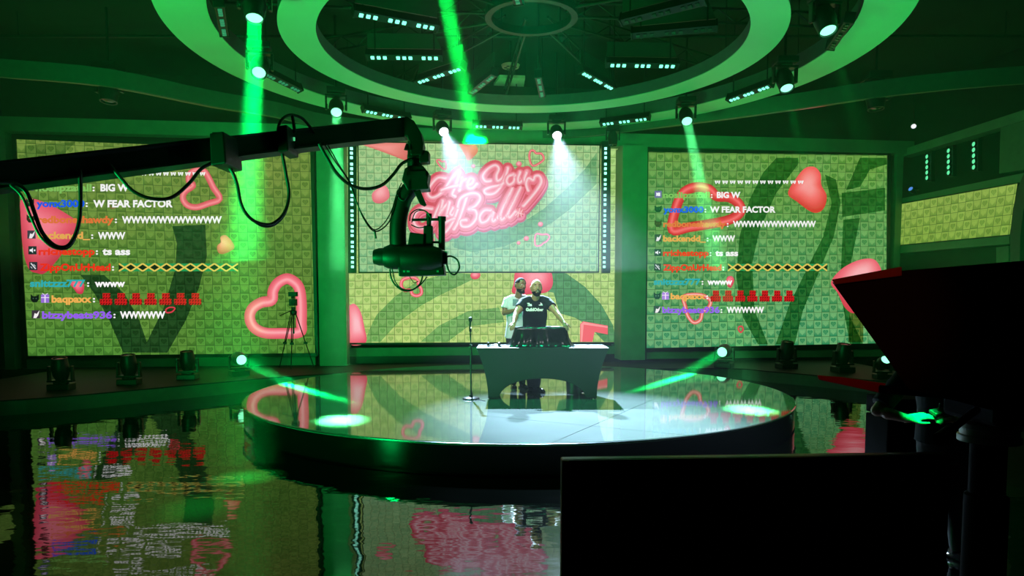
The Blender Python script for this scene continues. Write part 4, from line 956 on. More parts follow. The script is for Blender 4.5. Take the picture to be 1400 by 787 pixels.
def hand(m, wrist, d, nrm, side, curl, s=1.0):
    """palm, four bent fingers of unequal length and a thumb leaving the side of the palm"""
    d = Vector(d).normalized(); nrm = Vector(nrm); nrm = (nrm-d*nrm.dot(d)).normalized(); w_ = d.cross(nrm)*side   # w_: towards the thumb
    M = Matrix((w_, d, nrm)).transposed(); wrist = Vector(wrist)
    m.ball(wrist+d*.045*s, (.041*s, .052*s, .016*s), 16, M); m.tube([wrist-d*.02*s, wrist+d*.03*s], [.026*s, .03*s], 12)
    for k, (off, ln) in enumerate(((.030, .074), (.010, .083), (-.010, .077), (-.029, .060))):
        p = wrist+d*(.086-.006*abs(k-1))*s+w_*off*s; pts = [p-d*.03*s, p]; a = 0; q = p
        for j, part in enumerate((.45, .31, .24)):
            a += curl*(.55, .75, .6)[j]; dd = d*math.cos(a)-nrm*math.sin(a)+w_*(off*.8 if j == 0 else 0); q = q+dd.normalized()*ln*part*s; pts.append(q)
        r = [.0095*s, .0095*s, .0088*s, .0078*s, .0064*s]; m.tube(pts, r, 8); m.ball(q, .0066*s, 8); m.ball(p, .0098*s, 8); m.ball(pts[2], .0089*s, 8)
    p = wrist+d*.022*s+w_*.026*s; q = p+(d*.6+w_*.75-nrm*.35*curl).normalized()*.040*s; e = q+(d*.9+w_*.3-nrm*.5*curl).normalized()*.034*s
    e2 = e+(d*.95-nrm*.5*curl).normalized()*.026*s; m.tube([p-d*.01, p, q, e, e2], [.014*s, .0135*s, .0115*s, .0102*s, .0078*s], 10); m.ball(e2, .0079*s, 8); m.ball(q, .0115*s, 8)
def headshape(v, k=1.0):
    x, y, z = v
    b_ = 1+.13*max(0, z)*(1-max(0, z)**3)
    f = 1-.20*max(0, -z)**1.4; x2 = x*f*b_; y = y*b_; y2 = y
    if y < -.62: y2 = -.62+(y+.62)*.72
    if z < -.15 and y > 0: y2 = y*(1-.55*min(1, (-z-.15)/.85))
    if z < -.55 and y < 0: y2 = y2*(1+.10*(-z-.55))
    return Vector((x2*.079*k, y2*.100*k-.002, z*.122*(1+.012*(k-1))*k))
def head(m, c, M, s):
    t = MB(); t.ball((0, 0, 0), 1, 36); vs = [headshape(v)*s for v in t.v]
    m.add([Vector(c)+M @ v for v in vs], t.f)
    def B(p, r): m.ball(Vector(c)+M @ (Vector(p)*s), tuple(a*s for a in r), 14, M)
    B((0, -.092, .004), (.010, .016, .028)); B((0, -.105, -.020), (.0155, .016, .012))
    for k in (-1, 1):
        B((k*.013, -.096, -.023), (.008, .009, .008)); B((k*.030, -.079, .038), (.024, .012, .008)); B((k*.042, -.070, -.022), (.020, .016, .016)); B((k*.081, .010, -.004), (.009, .020, .032))
        B((k*.083, .016, .012), (.009, .016, .017))
    B((0, -.080, -.100), (.026, .018, .018)); B((0, -.088, -.056), (.024, .012, .012))
def shell(name, c, M, s, k, test, mat, parent, th=.004):
    t = MB(); t.ball((0, 0, 0), 1, 56); keep = [f for f in t.f if all(test(t.v[i]) for i in f)]
    used = sorted({i for f in keep for i in f}); mp = {j: i for i, j in enumerate(used)}
    o = link_mesh(name, [Vector(c)+M @ (headshape(t.v[i], k)*s) for i in used], [[mp[i] for i in f] for f in keep], mat, parent, True)
    sd = o.modifiers.new('s', 'SOLIDIFY'); sd.thickness = th; sd.offset = 0; return o
def person(label, J, skin, shirt, trouser, shoe, loc, sc_=1.0, face=True, hair=None, beard=None, sleeves=.5, shirt_len=0, width=1.0, hands=None):
    t = thing('person', label, 'person', loc)
    sk = MB(); c = J['head']; M = J['headM']; hs = J.get('hs', 1.0)
    right = (J['shR']-J['shL']).normalized(); up = (J['neck']-J['hip']).normalized(); fwd = right.cross(up)
    head(sk, c, M, hs)
    sk.tube([J['neck']-up*.04, c+M @ Vector((0, .012, -.085))], [.062*width, .056*width], 18)
    ch = J['hip'].lerp(J['neck'], .70); wa = J['hip'].lerp(J['neck'], .32)
    sw = (J['shR']-J['shL']).length/2
    trunk = [(J['hip']-up*.10, .15, .10), (J['hip'], .168, .115), (wa, .148*width, .105), (J['hip'].lerp(J['neck'], .52), .160*width, .112), (ch, sw*.90, .122*width), (J['hip'].lerp(J['neck'], .86), sw*.86, .10*width), (J['neck']-up*.045, .10, .075), (J['neck'], .06, .058)]
    rings(sk, trunk, right, fwd)
    for a, b, w_ in (('shL', 'elL', 'wrL'), ('shR', 'elR', 'wrR')):
        A, Bm, Cm = J[a], J[b], J[w_]; sk.tube([J['neck']-up*.01, A.lerp(J['neck'], .45)+up*.012, A], [.055, .052, .055*width], 14); limb(sk, [A, A.lerp(Bm, .45), Bm, Bm.lerp(Cm, .35), Cm], [.058*width, .054*width, .040*width, .041*width, .027])
    for a, d, n, side, curl in J['hands']: hand(sk, a, d, n, side, curl)
    for h, k, f in (('L', 'knL', 'ftL'), ('R', 'knR', 'ftR')):
        H = J['hip']+right*(.09 if h == 'R' else -.09)-up*.05; limb(sk, [H, H.lerp(J[k], .5), J[k], J[k].lerp(J[f], .35), J[f]], [.085, .072, .055, .054, .036])
    body = remesh('body', sk, .008, skin, t, 3)
    # shirt
    m = MB(); L0 = shirt_len
    tr = [(J['hip']-up*(.02+L0), .186*width+.012, .135)]+[(p, rx+.020, ry+.020) for p, rx, ry in trunk[1:5]]+[(p, rx+.012, ry+.014) for p, rx, ry in trunk[5:6]]+[(J['neck']-up*.055, .105, .085), (J['neck']-up*.02, .078, .072)]
    rings(m, tr, right, fwd)
    for a, b in (('shL', 'elL'), ('shR', 'elR')):
        A, Bm = J[a], J[b]; e = A.lerp(Bm, sleeves); m.tube([A.lerp(ch, .3), A, A.lerp(e, .5), e], [.070*width, .069*width, .070*width, .070*width], 18); m.ball(A, .0685*width, 16); m.tube([J['neck']-up*.035, A.lerp(J['neck'], .45)+up*.012, A], [.066, .064, .066*width], 16)
    sh = remesh('shirt', m, .011, shirt, t, 5)
    m = MB(); rings(m, [(J['hip']-up*.14, .165, .12), (J['hip']-up*.02, .180, .128), (J['hip']+up*.06, .172, .122)], right, fwd)
    for h, k, f in (('L', 'knL', 'ftL'), ('R', 'knR', 'ftR')):
        H = J['hip']+right*(.09 if h == 'R' else -.09)-up*.05; F_ = J[f]+Vector((0, 0, .0)); limb(m, [H, H.lerp(J[k], .5), J[k], J[k].lerp(F_, .5), F_], [.098, .088, .070, .066, .056])
    remesh('trousers', m, .012, trouser, t, 4)
    for f, d in (('ftL', J['toeL']), ('ftR', J['toeR'])):
        d = Vector(d).normalized(); s = Vector((-d.y, d.x, 0)); z0 = loc[2]; b = Vector((J[f].x, J[f].y, z0)); M2 = Matrix((s, d, Vector((0, 0, 1)))).transposed()
        m = MB(); m.ball(b+d*.05+Vector((0, 0, .038)), (.044, .135, .042), 18, M2); m.ball(b+Vector((0, 0, .06)), (.046, .06, .06), 14, M2); m.ball(b+d*.13+Vector((0, 0, .032)), (.046, .06, .034), 14, M2)
        m.box(b+d*.05+Vector((0, 0, .012)), (.084, .25, .022), M2)
        for i, v in enumerate(m.v): v.z = max(v.z, z0+.001)
        remesh('shoe', m, .008, shoe, t, 2)
    if face:
        for k in (-1, 1):
            e = c+M @ (Vector((k*.030, -.0800, .016))*hs); m = MB(); m.ball(e, (.0120*hs, .0105*hs, .0078*hs), 14, M); eye = m.build('eye', pm('eye_white', (.45, .43, .41), .25, var=.02), body, True)
            m = MB(); m.ball(e+M @ Vector((.001, -.0066*hs, .0005)), .0060*hs, 10); m.build('iris', pm('iris_brown', (.03, .015, .008), .2), body, True)
            m = MB(); m.tube([c+M @ (Vector((k*.014, -.092, .036))*hs), c+M @ (Vector((k*.032, -.091, .043))*hs), c+M @ (Vector((k*.050, -.080, .037))*hs)], [.0032*hs, .0045*hs, .0026*hs], 8); m.build('eyebrow', pm('dark_hair', (.008, .0065, .006), .85, spec=.1), body, True)
        m = MB(); m.tube([c+M @ (Vector((x, -.0985+abs(x)*.35, -.058+abs(x)*.12))*hs) for x in (-.026, -.013, 0, .013, .026)], [.003*hs, .006*hs, .007*hs, .006*hs, .003*hs], 10); m.build('lips', pm('lip_brown', (.20, .07, .055), .4), body, True)
        if J.get('smile'):
            m = MB(); m.tube([c+M @ (Vector((x, -.1025+abs(x)*.35, -.055+abs(x)*.1))*hs) for x in (-.016, 0, .016)], [.002*hs, .0042*hs, .002*hs], 8); m.build('teeth', pm('tooth_white', (.8, .78, .72), .3, var=.02), body, True)
    if hair: shell('hair', c, M, hs, 1.045, hair, pm('dark_hair', (.008, .0065, .006), .85, spec=.1), body)
    if beard:
        bm_ = pm('dark_beard', (.009, .007, .006), .85, scale=120, bump=.3, spec=.1)
        shell('beard', c, M, hs, 1.05, beard, bm_, body)
        m = MB(); m.ball(c+M @ (Vector((0, -.083, -.102))*hs), (.034*hs, .026*hs, .026*hs), 16, M); m.build('goatee', bm_, body, True)
        m = MB(); m.tube([c+M @ (Vector((x, -.1015+abs(x)*.4, -.043-abs(x)*.25))*hs) for x in (-.034, -.018, 0, .018, .034)], [.003*hs, .0055*hs, .005*hs, .0055*hs, .003*hs], 8); m.build('moustache', bm_, body, True)
    bpy.context.view_layer.update()
    return t, body, sh
def onto(sh, px, py, back=.004):                # photo pixel -> point on the shirt
    d = ray(px, py).normalized(); hit = sh_bvh[sh.name].ray_cast(CAM, d)
    return (hit[0] - d*back) if hit[0] else None
sh_bvh = {}
def patch(sh, x0, y0, x1, y1, mat, name, parent, n=8):
    if sh.name not in sh_bvh: sh_bvh[sh.name] = BVHTree.FromPolygons([sh.matrix_world @ v.co for v in sh.data.vertices], [p.vertices[:] for p in sh.data.polygons])
    vs = [onto(sh, x0+(x1-x0)*i/n, y0+(y1-y0)*j/n) for j in range(n+1) for i in range(n+1)]; fs = []
    for j in range(n):
        for i in range(n):
            f = (j*(n+1)+i, j*(n+1)+i+1, (j+1)*(n+1)+i+1, (j+1)*(n+1)+i)
            if all(vs[k] is not None for k in f): fs.append(f)
    used = sorted({k for f in fs for k in f}); mp = {k: i for i, k in enumerate(used)}
    if not used: return
    return link_mesh(name, [vs[k] for k in used], [[mp[k] for k in f] for f in fs], mat, parent, True)
def shirt_text(sh, txt, x0, x1, yc, cap, mat, parent, bold=.03, slant=0):
    cu = bpy.data.curves.new('t', 'FONT'); cu.body = txt; cu.size = 1; cu.offset = bold; cu.resolution_u = 2
    ob = bpy.data.objects.new('t', cu); COL.objects.link(ob); dg = bpy.context.evaluated_depsgraph_get()
    me = bpy.data.meshes.new_from_object(ob.evaluated_get(dg)); bpy.data.objects.remove(ob)
    a = min(v.co.x for v in me.vertices); b = max(v.co.x for v in me.vertices)
    for v in me.vertices:
        X = x0+(v.co.x-a)/(b-a)*(x1-x0); Y = yc+cap/2-v.co.y*cap/.73; p = onto(sh, X, Y, .005)
        v.co = p if p is not None else P(X, Y, 10.6)
    me.materials.clear(); me.name = 'shirt_lettering'; me.materials.append(mat); ob = bpy.data.objects.new('shirt_lettering', me); COL.objects.link(ob); ob.parent = parent; ob.matrix_parent_inverse = pinv(parent)

YB = TF+TD
def HM(yaw, pitch=0, roll=0): return Matrix.Rotation(math.radians(yaw), 3, 'Z') @ Matrix.Rotation(math.radians(roll), 3, 'Y') @ Matrix.Rotation(math.radians(pitch), 3, 'X')
# --- the man in black, both hands on the corners of the draped box
FY = YB+.12
J = dict(head=P(733.3, 393.6, FY-.20), headM=HM(10, -6), hs=1.06, neck=P(731.8, 407.0, FY-.14), hip=P(730.5, 457, FY+.06), shL=P(715.5, 413.2, FY-.12), shR=P(748.2, 412.4, FY-.12),
         elL=P(705.8, 428.5, FY-.30), elR=P(760.5, 427, FY-.30), wrL=Vector((DCX-DHX-.005, DCY-.05, DZ+.055)), wrR=Vector((DCX+DHX-.045, DCY-.05, DZ+.055)),
         knL=P(724, 498, FY-.02), knR=P(736, 498, FY-.02), toeL=(-.15, -1, 0), toeR=(.6, -.8, 0), smile=True)
ft = G(728, 534, ZS); J['ftL'] = Vector((P(725.5, 530, FY).x, FY-.02, ZS+.09)); J['ftR'] = Vector((P(733.5, 530, FY).x, FY-.03, ZS+.09))
J['hands'] = [(J['wrL'], (-.25, -.75, -.45), (0, -.4, 1), 1, .75), (J['wrR'], (.25, -.75, -.45), (0, -.4, 1), -1, .75)]
SKA = pm('brown_skin', (.36, .17, .095), .42, var=.1, scale=20); SKB = pm('dark_brown_skin', (.20, .085, .045), .42, var=.1, scale=20)
BT = pm('black_tee', (.004, .009, .010), .85, spec=.2, scale=30, bump=.1); WT_ = pm('white_tee', (.52, .44, .55), .8, scale=30, var=.05, bump=.1)
t, body, sh = person('bald bearded person in a black lettered T-shirt with both hands on the draped box', J, SKA, BT, pm('dark_trousers', (.015, .016, .02), .8, scale=40), pm('shoe_leather', (.008, .008, .008), .18), (J['hip'].x, FY, ZS),
    width=1.10, beard=lambda v: v.z < -.34 and v.y < .15 and (v.z < -.62 or abs(v.x) > .30 or v.z > 2), sleeves=.52)
WTX = pm('white_print', (.85, .85, .85), .6, var=.03)
patch(sh, 714, 408, 716, 410, BT, 'shirt_seam', sh, 2)
shirt_text(sh, 'The', 720.8, 727.2, 416, 4.2, WTX, sh, .05); shirt_text(sh, 'GuildOther', 719, 743, 422.8, 4.2, WTX, sh, .05)
for x0, y0, x1, y1 in ((736.8, 416.2, 742, 417.4), (738.8, 413.2, 739.6, 416.2), (739.8, 414.4, 741.2, 416.0)): patch(sh, x0, y0, x1, y1, WTX, 'shirt_emblem', sh, 3)
# V neckline: skin showing
vs = [onto(sh, x, y) for x, y in ((727.5, 405.8), (731.8, 410.5), (736.2, 405.8))]
# --- the man in the white tee behind his shoulder
FY2 = FY+.40
J = dict(head=P(711.3, 390.2, FY2-.06), headM=HM(38, 2, 3), hs=1.0, neck=P(707.8, 405.5, FY2+.02), hip=P(706.5, 455, FY2+.04), shL=P(693.5, 411.5, FY2), shR=P(723, 411, FY2+.10),
         elL=P(689.3, 428.0, FY2-.06), elR=P(727, 436, FY2+.12), wrL=P(702.6, 424.0, FY2-.20), wrR=P(722, 452, FY2+.02),
         knL=P(702, 492, FY2), knR=P(713, 492, FY2), toeL=(.1, -1, 0), toeR=(.4, -.9, 0))
J['ftL'] = Vector((P(702, 520, FY2).x, FY2+.02, ZS+.09)); J['ftR'] = Vector((P(714, 520, FY2).x, FY2+.02, ZS+.09))
J['hands'] = [(J['wrL'], (1, -.25, .28), (-.1, -1, .2), 1, .45), (J['wrR'], (.05, -.2, -1), (.6, -.6, 0), -1, .4)]
t, body, sh = person('person in a white printed T-shirt standing behind the other one, hand on chest', J, SKB, WT_, pm('black_trousers', (.008, .010, .010), .8, scale=40), pm('shoe_leather', (.008, .008, .008), .18), (J['hip'].x, FY2, ZS),
    hair=lambda v: v.z > .30 and (v.y > -.55 or v.z > .72) or (v.y > .25 and v.z > -.25), beard=lambda v: v.z < -.40 and v.y < .10 and (v.z < -.66 or abs(v.x) > .34), sleeves=.62, shirt_len=.06)
patch(sh, 701, 408.6, 708.6, 418, pm('grey_print', (.10, .12, .17), .7), 'shirt_print', sh, 6)
patch(sh, 699, 433, 710, 439, pm('grey_print_pale', (.32, .32, .38), .7), 'shirt_print', sh, 6)
# ================================================================ TRIPOD ON THE RISER
b = G(402, 498, ZR); b.y = min(b.y, 15.35); b = Vector((P(402, 470, b.y).x, b.y, ZR))
t = thing('camera_tripod', 'small video camera on a black tripod before the big ring heart of the left screen', 'tripod', b)
zc = P(402, 428, b.y).z
for k, a in enumerate((-PI/2, PI/2+1.05, PI/2-1.05)):
    d = Vector((math.cos(a), math.sin(a)*.7, 0)); s = Vector((-d.y, d.x, 0)); f = Vector((b.x, b.y, ZR+.01))+d*.44*(1 if k else .8); top = Vector((b.x, b.y, zc))+d*.05; mid = top.lerp(f, .55)
    m = MB(); m.tube([top+s*.03, mid+s*.02], .011, 8); m.tube([top-s*.03, mid-s*.02], .011, 8); m.tube([mid-(f-mid).normalized()*.06, f], .012, 8); m.box(mid, (.075, .05, .05)); m.tube([f, f-Vector((0, 0, .009))], .022, 8); m.build('leg', BLKMET, t)
m = MB(); m.tube([(b.x, b.y, zc-.45), (b.x, b.y, zc+.12)], .016, 10); m.build('column', BLKMET, t)
m = MB(); m.lathe([(.06, -.06), (.075, -.02), (.075, .03), (.045, .05), (.045, .11), (.06, .12)], (b.x, b.y, zc+.02), seg=16); m.build('pan_head', BLACK, t, True)
m = MB(); m.tube([(b.x, b.y-.03, zc+.08), (b.x-.22, b.y-.25, zc-.05)], .01, 8); m.build('pan_handle', BLKMET, t)
m = MB(); m.box((b.x, b.y, zc+.24), (.13, .20, .15)); m.box((b.x, b.y, zc+.345), (.06, .12, .05)); m.lathe([(.05, 0), (.055, .1), (.062, .14)], (b.x+.03, b.y-.08, zc+.25), (.3, -1, 0), 16); m.box((b.x+.0, b.y, zc+.42), (.19, .10, .10)); m.build('video_camera', BLACK, t, bevel=.01)

# ================================================================ CAMERA CRANE
def YJ(px): return 4.55+1.10*(px/300) if px < 300 else 5.65+1.35*(px-300)/260
def JP(px, py, dy=0): return P(px, py, YJ(px)+dy)
BLKJ = pm('crane_black', (.004, .0045, .004), .5)
base = JP(-330, 274)
t = thing('camera_crane', 'long black camera crane reaching in from the left with a remote head and hanging cables', 'camera crane', (base.x, base.y, 0))
def arm(name, e):                              # e: (px, top, bottom) stations
    m = MB(); vs = []; fs = []
    for px, a, bb in e:
        p, q = JP(px, a), JP(px, bb); s = Vector((.0, .17, 0))
        vs += [p, q, q+s, p+s]
    n = len(e)
    for i in range(n-1):
        for k in range(4): fs.append((i*4+k, i*4+(k+1) % 4, (i+1)*4+(k+1) % 4, (i+1)*4+k))
    fs += [(0, 1, 2, 3), ((n-1)*4, (n-1)*4+3, (n-1)*4+2, (n-1)*4+1)]
    m.add(vs, fs); return m.build(name, BLKJ, t)
arm('boom_section', [(-330, 254, 297), (0, 220.5, 256), (108, 209.5, 243), (230, 196, 226), (306, 187, 216)])
arm('boom_section', [(300, 188, 216), (390, 179.5, 205), (480, 168.5, 193.5), (556, 160.5, 186)])
arm('boom_rail', [(-330, 253, 257), (0, 219.5, 223), (306, 186, 189)]); arm('boom_rail', [(-330, 294, 298), (0, 253.5, 257), (230, 223.5, 227), (306, 214, 217)])
arm('boom_rail', [(310, 213, 215.7), (480, 191, 194), (552, 184, 187)]); arm('boom_rail', [(310, 186, 188.5), (480, 168, 170), (552, 160, 162)])
def jprism(pts, Y, d, name, bev=.01, mat=None):
    m = MB(); m.prism([P(x, y, Y) for x, y in pts], (0, d, 0)); return m.build(name, mat or BLKJ, t, bevel=bev)
jprism([(286, 182), (305, 179), (306, 186), (309, 223), (288, 226)], 5.50, .34, 'clamp')
jprism([(289, 180), (301, 180), (301, 186), (289, 186)], 5.55, .2, 'clamp_knob')
jprism([(378, 172), (392, 170), (394, 206), (380, 208)], 5.98, .3, 'clamp')
m = MB(); m.box(JP(399, 190, -.02), (.055, .01, .03)); m.build('boom_glint_plate', em('glint_green', (.1, .75, .28), .8), t)  # glowing plate stands in for a green glint on the boom
m = MB(); m.box(JP(390, 191, -.02), (.02, .01, .02)); m.build('boom_glint_dot', em('glint_green', (.1, .75, .28), .8), t)  # smaller glowing dot of the same glint
# support post outside the picture
m = MB(); m.lathe([(.30, 0), (.30, .04), (.09, .10), (.075, base.z-.2), (.13, base.z-.18), (.13, base.z+.02)], (base.x+.05, base.y+.08, 0), seg=24); m.build('post', BLKJ, t, True)
# elbow and remote head
YH = 7.0
jprism([(544, 162), (556, 158.5), (566, 165), (575, 180), (578.5, 196), (577, 212), (561, 212), (560, 196), (556, 186), (548, 186)], YH-.04, .20, 'elbow')
m = MB(); m.tube([P(556, 205, YH-.05), P(556.5, 196, YH-.05)], [.028, .01], 12); m.build('cable_weight', BLKJ, t, True)
jprism([(573, 204), (586, 206), (586, 221), (573, 222)], YH-.02, .16, 'junction_box')
jprism([(557, 192), (577, 192), (577, 216), (557, 216)], YH, .16, 'swivel_block')
m = MB(); m.tube([P(567, 212, YH+.08), P(567, 236, YH+.08)], .075, 20); m.build('swivel_collar', BLKJ, t, True)
jprism([(553, 230), (560, 226), (578, 226), (586, 236), (584, 250), (586, 258), (557, 260), (549, 246)], YH-.03, .22, 'pan_motor')
jprism([(556, 234), (582, 233), (582, 240), (556, 241)], YH-.06, .26, 'pan_motor_band', .004)
m = MB(); m.tube(spline([P(563, 256, YH+.06), P(552, 272, YH+.06), P(545, 300, YH+.06), P(544, 330, YH+.06), P(547, 352, YH+.06)], 5), [.085]*4+[.085]*17, 20); m.build('yoke_arm', BLKJ, t, True)
m = MB(); m.lathe([(.02, -.16), (.10, -.15), (.125, -.09), (.125, .10), (.10, .14)], P(546, 351, YH+.02), (1, 0, .0), 28); m.build('tilt_motor', BLKJ, t, True)
m = MB(); m.lathe([(.02, -.10), (.07, -.095), (.088, -.04), (.088, .06)], P(524, 351, YH+.02), (1, 0, 0), 28); m.build('motor_cap', BLKJ, t, True)
m = MB(); m.lathe([(.118, 0), (.13, .08), (.128, .30), (.10, .40), (.06, .415)], P(549, 353, YH-.02), (1, .02, 0), 28); m.build('camera_body', BLKJ, t, True)
jprism([(597, 342), (611, 343), (611, 360), (605, 362), (597, 358)], YH-.05, .10, 'lens_plate')
jprism([(598, 341.5), (610, 343.5), (611, 345.5), (599, 344)], YH-.07, .06, 'cap_strip', 0, pm('pale_cap', (.6, .5, .5), .4))
jprism([(544, 364), (606, 361), (608, 376), (545, 377.5)], YH-.05, .20, 'base_plate')
for x0, x1 in ((551, 554), (556, 560), (597, 600)): jprism([(x0, 369.5), (x1, 369.5), (x1, 372), (x0, 372)], YH-.06, .02, 'screw_head', 0, pm('pale_screw', (.35, .45, .38), .4, .5))
jprism([(579, 308), (591, 308), (592, 340), (578, 340)], YH, .09, 'riser_block')
for x, y0, y1, r in ((586.5, 293, 340, .024), (604, 297, 342, .034)):
    m = MB(); m.tube([P(x, y1, YH+.05), P(x, y0, YH+.05)], r, 14); m.build('upright_rod', BLKJ, t, True)
    m = MB(); m.tube([P(x, y0+5, YH+.05), P(x, y0-1, YH+.05)], r*1.25, 14); m.build('rod_cap', BLKJ, t, True)
m = MB(); m.tube([P(563, 300.5, YH+.05), P(609, 299.5, YH+.05)], .014, 10); m.build('cross_rod', BLKJ, t, True)
m = MB(); m.tube([P(590, 331, YH+.05), P(604, 331, YH+.05)], .012, 10); m.build('cross_rod', BLKJ, t, True)
jprism([(560, 317), (580, 320), (579, 342), (556, 342)], YH-.02, .14, 'control_box')
jprism([(566, 262), (574, 259), (583, 280), (580, 282), (574, 279)], YH-.02, .03, 'bracket', .004)
def cable(pts, Y, r, n=7):
    pp = []
    for i, q in enumerate(pts):
        yy = Y(q[0]) if callable(Y) else Y; pp.append(P(q[0], q[1], yy-.03))
    m = MB(); m.tube(spline(pp, n), r, 8); return m.build('cable', RUBBER, t, True)
cable([(-10, 250), (18, 250), (36, 262), (47, 290), (58, 318), (76, 336), (94, 335), (106, 312), (110, 280), (109, 232)], YJ, .0135)
cable([(14, 252), (30, 268), (42, 296), (56, 324), (76, 339), (96, 336), (108, 308), (111, 270), (111, 236)], YJ, .009)
cable([(150, 225), (165, 243), (182, 261), (206, 271), (234, 270), (258, 251), (276, 230), (298, 220)], YJ, .0135)
cable([(304, 218), (316, 232), (324, 252), (330, 280), (342, 298), (358, 306), (374, 305), (389, 290), (395, 266), (391, 238), (385, 205)], YJ, .0145)
cable([(308, 222), (318, 236), (326, 258), (333, 286), (346, 302), (362, 310), (378, 306), (391, 290), (396, 262), (390, 232), (386, 210)], YJ, .007)
cable([(383, 206), (380, 190), (381, 172), (388, 161), (399, 157), (412, 161), (421, 170), (430, 182)], YJ, .013); cable([(399, 156), (401, 166), (403, 182)], YJ, .014)
cable([(436, 196), (446, 214), (460, 236), (478, 252), (500, 258), (522, 253), (538, 238), (549, 224), (563, 217)], YJ, .016)
cable([(443, 196), (458, 220), (476, 246), (486, 272), (498, 300), (512, 316), (528, 308), (538, 290), (544, 268), (551, 252)], YJ, .0065)
cable([(447, 196), (464, 226), (480, 252), (490, 282), (502, 304), (513, 314), (526, 304), (536, 286), (542, 266), (549, 250)], YJ, .0055); cable([(512, 314), (513, 320), (514, 326)], YJ, .010)
cable([(549, 256), (543, 262), (545, 270), (552, 274), (558, 266)], 7.0, .008)
cable([(533, 368), (535, 380), (541, 390), (552, 397), (564, 396), (574, 388), (578, 377)], 7.0, .0085); cable([(536, 366), (540, 384), (549, 394), (562, 396), (574, 390), (584, 378)], 7.0, .006)
cable([(608, 352), (616, 350), (625, 355), (628, 366), (622, 375), (615, 372), (611, 362), (611, 352)], 7.0, .009)
cable([(560, 302), (562, 292), (572, 286), (584, 290), (589, 300), (583, 309), (572, 311), (562, 307)], 7.0, .006); cable([(563, 304), (568, 290), (580, 288), (590, 298)], 7.02, .005)
cable([(560, 378), (566, 386), (572, 384)], 7.0, .004)

# ================================================================ RIGHT FOREGROUND: MONITOR, PROMPTER CAMERA, OPERATOR
a, b2 = P(768.5, 628, 2.30), P(1301, 620.5, 2.385); hz_ = .74; bk = Vector((0, .035, 0)); bk = Vector((-(b2-a).y, (b2-a).x, 0)).normalized()
t = thing('studio_monitor', 'back of a large black flat monitor in the right foreground', 'monitor', ((a.x+b2.x)/2, 2.34, 0))
dn = Vector((0, 0, -hz_)); ux = (b2-a).normalized()
m = MB(); m.prism([a, b2, b2+dn, a+dn], bk*.045); m.build('monitor_case', pm('monitor_black', (.008, .008, .008), .35, bump=.02), t, bevel=.006)
m = MB(); m.prism([a+ux*.30+dn*.35, a+ux*1.0+dn*.35, a+ux*1.0+dn*.92, a+ux*.30+dn*.92], bk*-.03); m.build('rear_housing', pm('monitor_black', (.008, .008, .008), .35), t, bevel=.012)
m = MB(); m.prism([a+dn*.012, b2+dn*.012, b2+dn*.002, a+dn*.002], bk*-.004); m.build('top_edge', pm('monitor_edge', (.04, .04, .035), .3), t)
m = MB(); m.prism([a+ux*.002+dn*.004, a+ux*.022+dn*.004, a+ux*.022+dn*.012, a+ux*.002+dn*.012], bk*-.006); m.build('corner_tape', pm('yellow_tape', (.55, .38, .05), .6), t)
mid = (a+b2)/2+bk*.02
m = MB(); m.box((mid.x, mid.y+.02, (a.z-hz_)/2+.05), (.08, .05, a.z-hz_+.5)); m.box((mid.x, mid.y+.02, .02), (.8, .55, .035)); m.build('stand', BLKMET, t, bevel=.008)
m = MB(); m.tube(spline([a+ux*.5+dn*.9-bk*.035, a+ux*.52+dn*1.1, (a.x+.55, 2.32, .3), (a.x+.6, 2.40, .045)], 6), .006, 8); m.build('cable', RUBBER, t, True)

cbx = P(1365, 430, 2.9)
t = thing('prompter_camera', 'black teleprompter hood and studio camera on a pedestal at the right edge', 'camera', (cbx.x, 2.9, 0))
def fr(pts, Y, s=1, c=(1330, 450)): return [P(c[0]+(x-c[0])*s, c[1]+(y-c[1])*s, Y) for x, y in pts]
HP = [(1138, 386), (1232, 370), (1450, 352), (1450, 585), (1242, 531)]
m = MB(); A_, B_ = fr(HP, 3.35, .95, (1400, 440)), fr(HP, 2.85); n = 5
m.add(A_+B_, [list(range(n)), list(range(2*n-1, n-1, -1))]+[(i, n+i, n+(i+1) % n, (i+1) % n) for i in range(n)]); m.build('hood', pm('hood_fabric', (.0015, .0015, .0015), .9), t)
m = MB(); m.prism(fr([(1137, 382), (1233, 364), (1233, 377), (1141, 389)], 2.83), ray(1190, 376)*.4); m.build('hood_rim', pm('red_brown_rim', (.30, .06, .03), .45), t, bevel=.004)
m = MB(); m.prism(fr([(1117, 512.5), (1150, 515), (1212, 524), (1203, 537), (1119, 519)], 2.95), ray(1165, 522)*.32); m.build('tray_edge', pm('red_tray_edge', (.32, .02, .02), .4), t, bevel=.004)
m = MB(); m.prism(fr([(1203, 526), (1420, 545), (1420, 556), (1203, 537)], 2.93), ray(1300, 535)*.35); m.build('prompter_tray', MATTE, t)
m = MB(); m.box(cbx+Vector((.22, -.30, -.02)), (.34, .75, .36)); m.box(cbx+Vector((.22, -.30, .22)), (.10, .5, .10)); m.build('camera_body', BLACK, t, bevel=.02)
m = MB(); m.box(cbx+Vector((.05, -.55, .20)), (.26, .10, .18)); m.build('viewfinder', BLACK, t, bevel=.015)
m = MB(); m.lathe([(.09, 0), (.11, .1), (.12, .35), (.14, .42)], cbx+Vector((.22, .05, -.02)), (0, 1, 0), 24); m.build('lens', BLACK, t, True)
pc_ = P(1352, 600, 3.0)
gl = pm('gloss_pedestal', (.02, .022, .02), .08)
m = MB(); m.lathe([(.15, .05), (.15, .12), (.10, .16), (.085, .60), (.085, .95), (.07, .96), (.07, 1.18), (.05, 1.19)], (pc_.x, pc_.y, 0), seg=36); m.build('pedestal_column', MATTE, t, True)
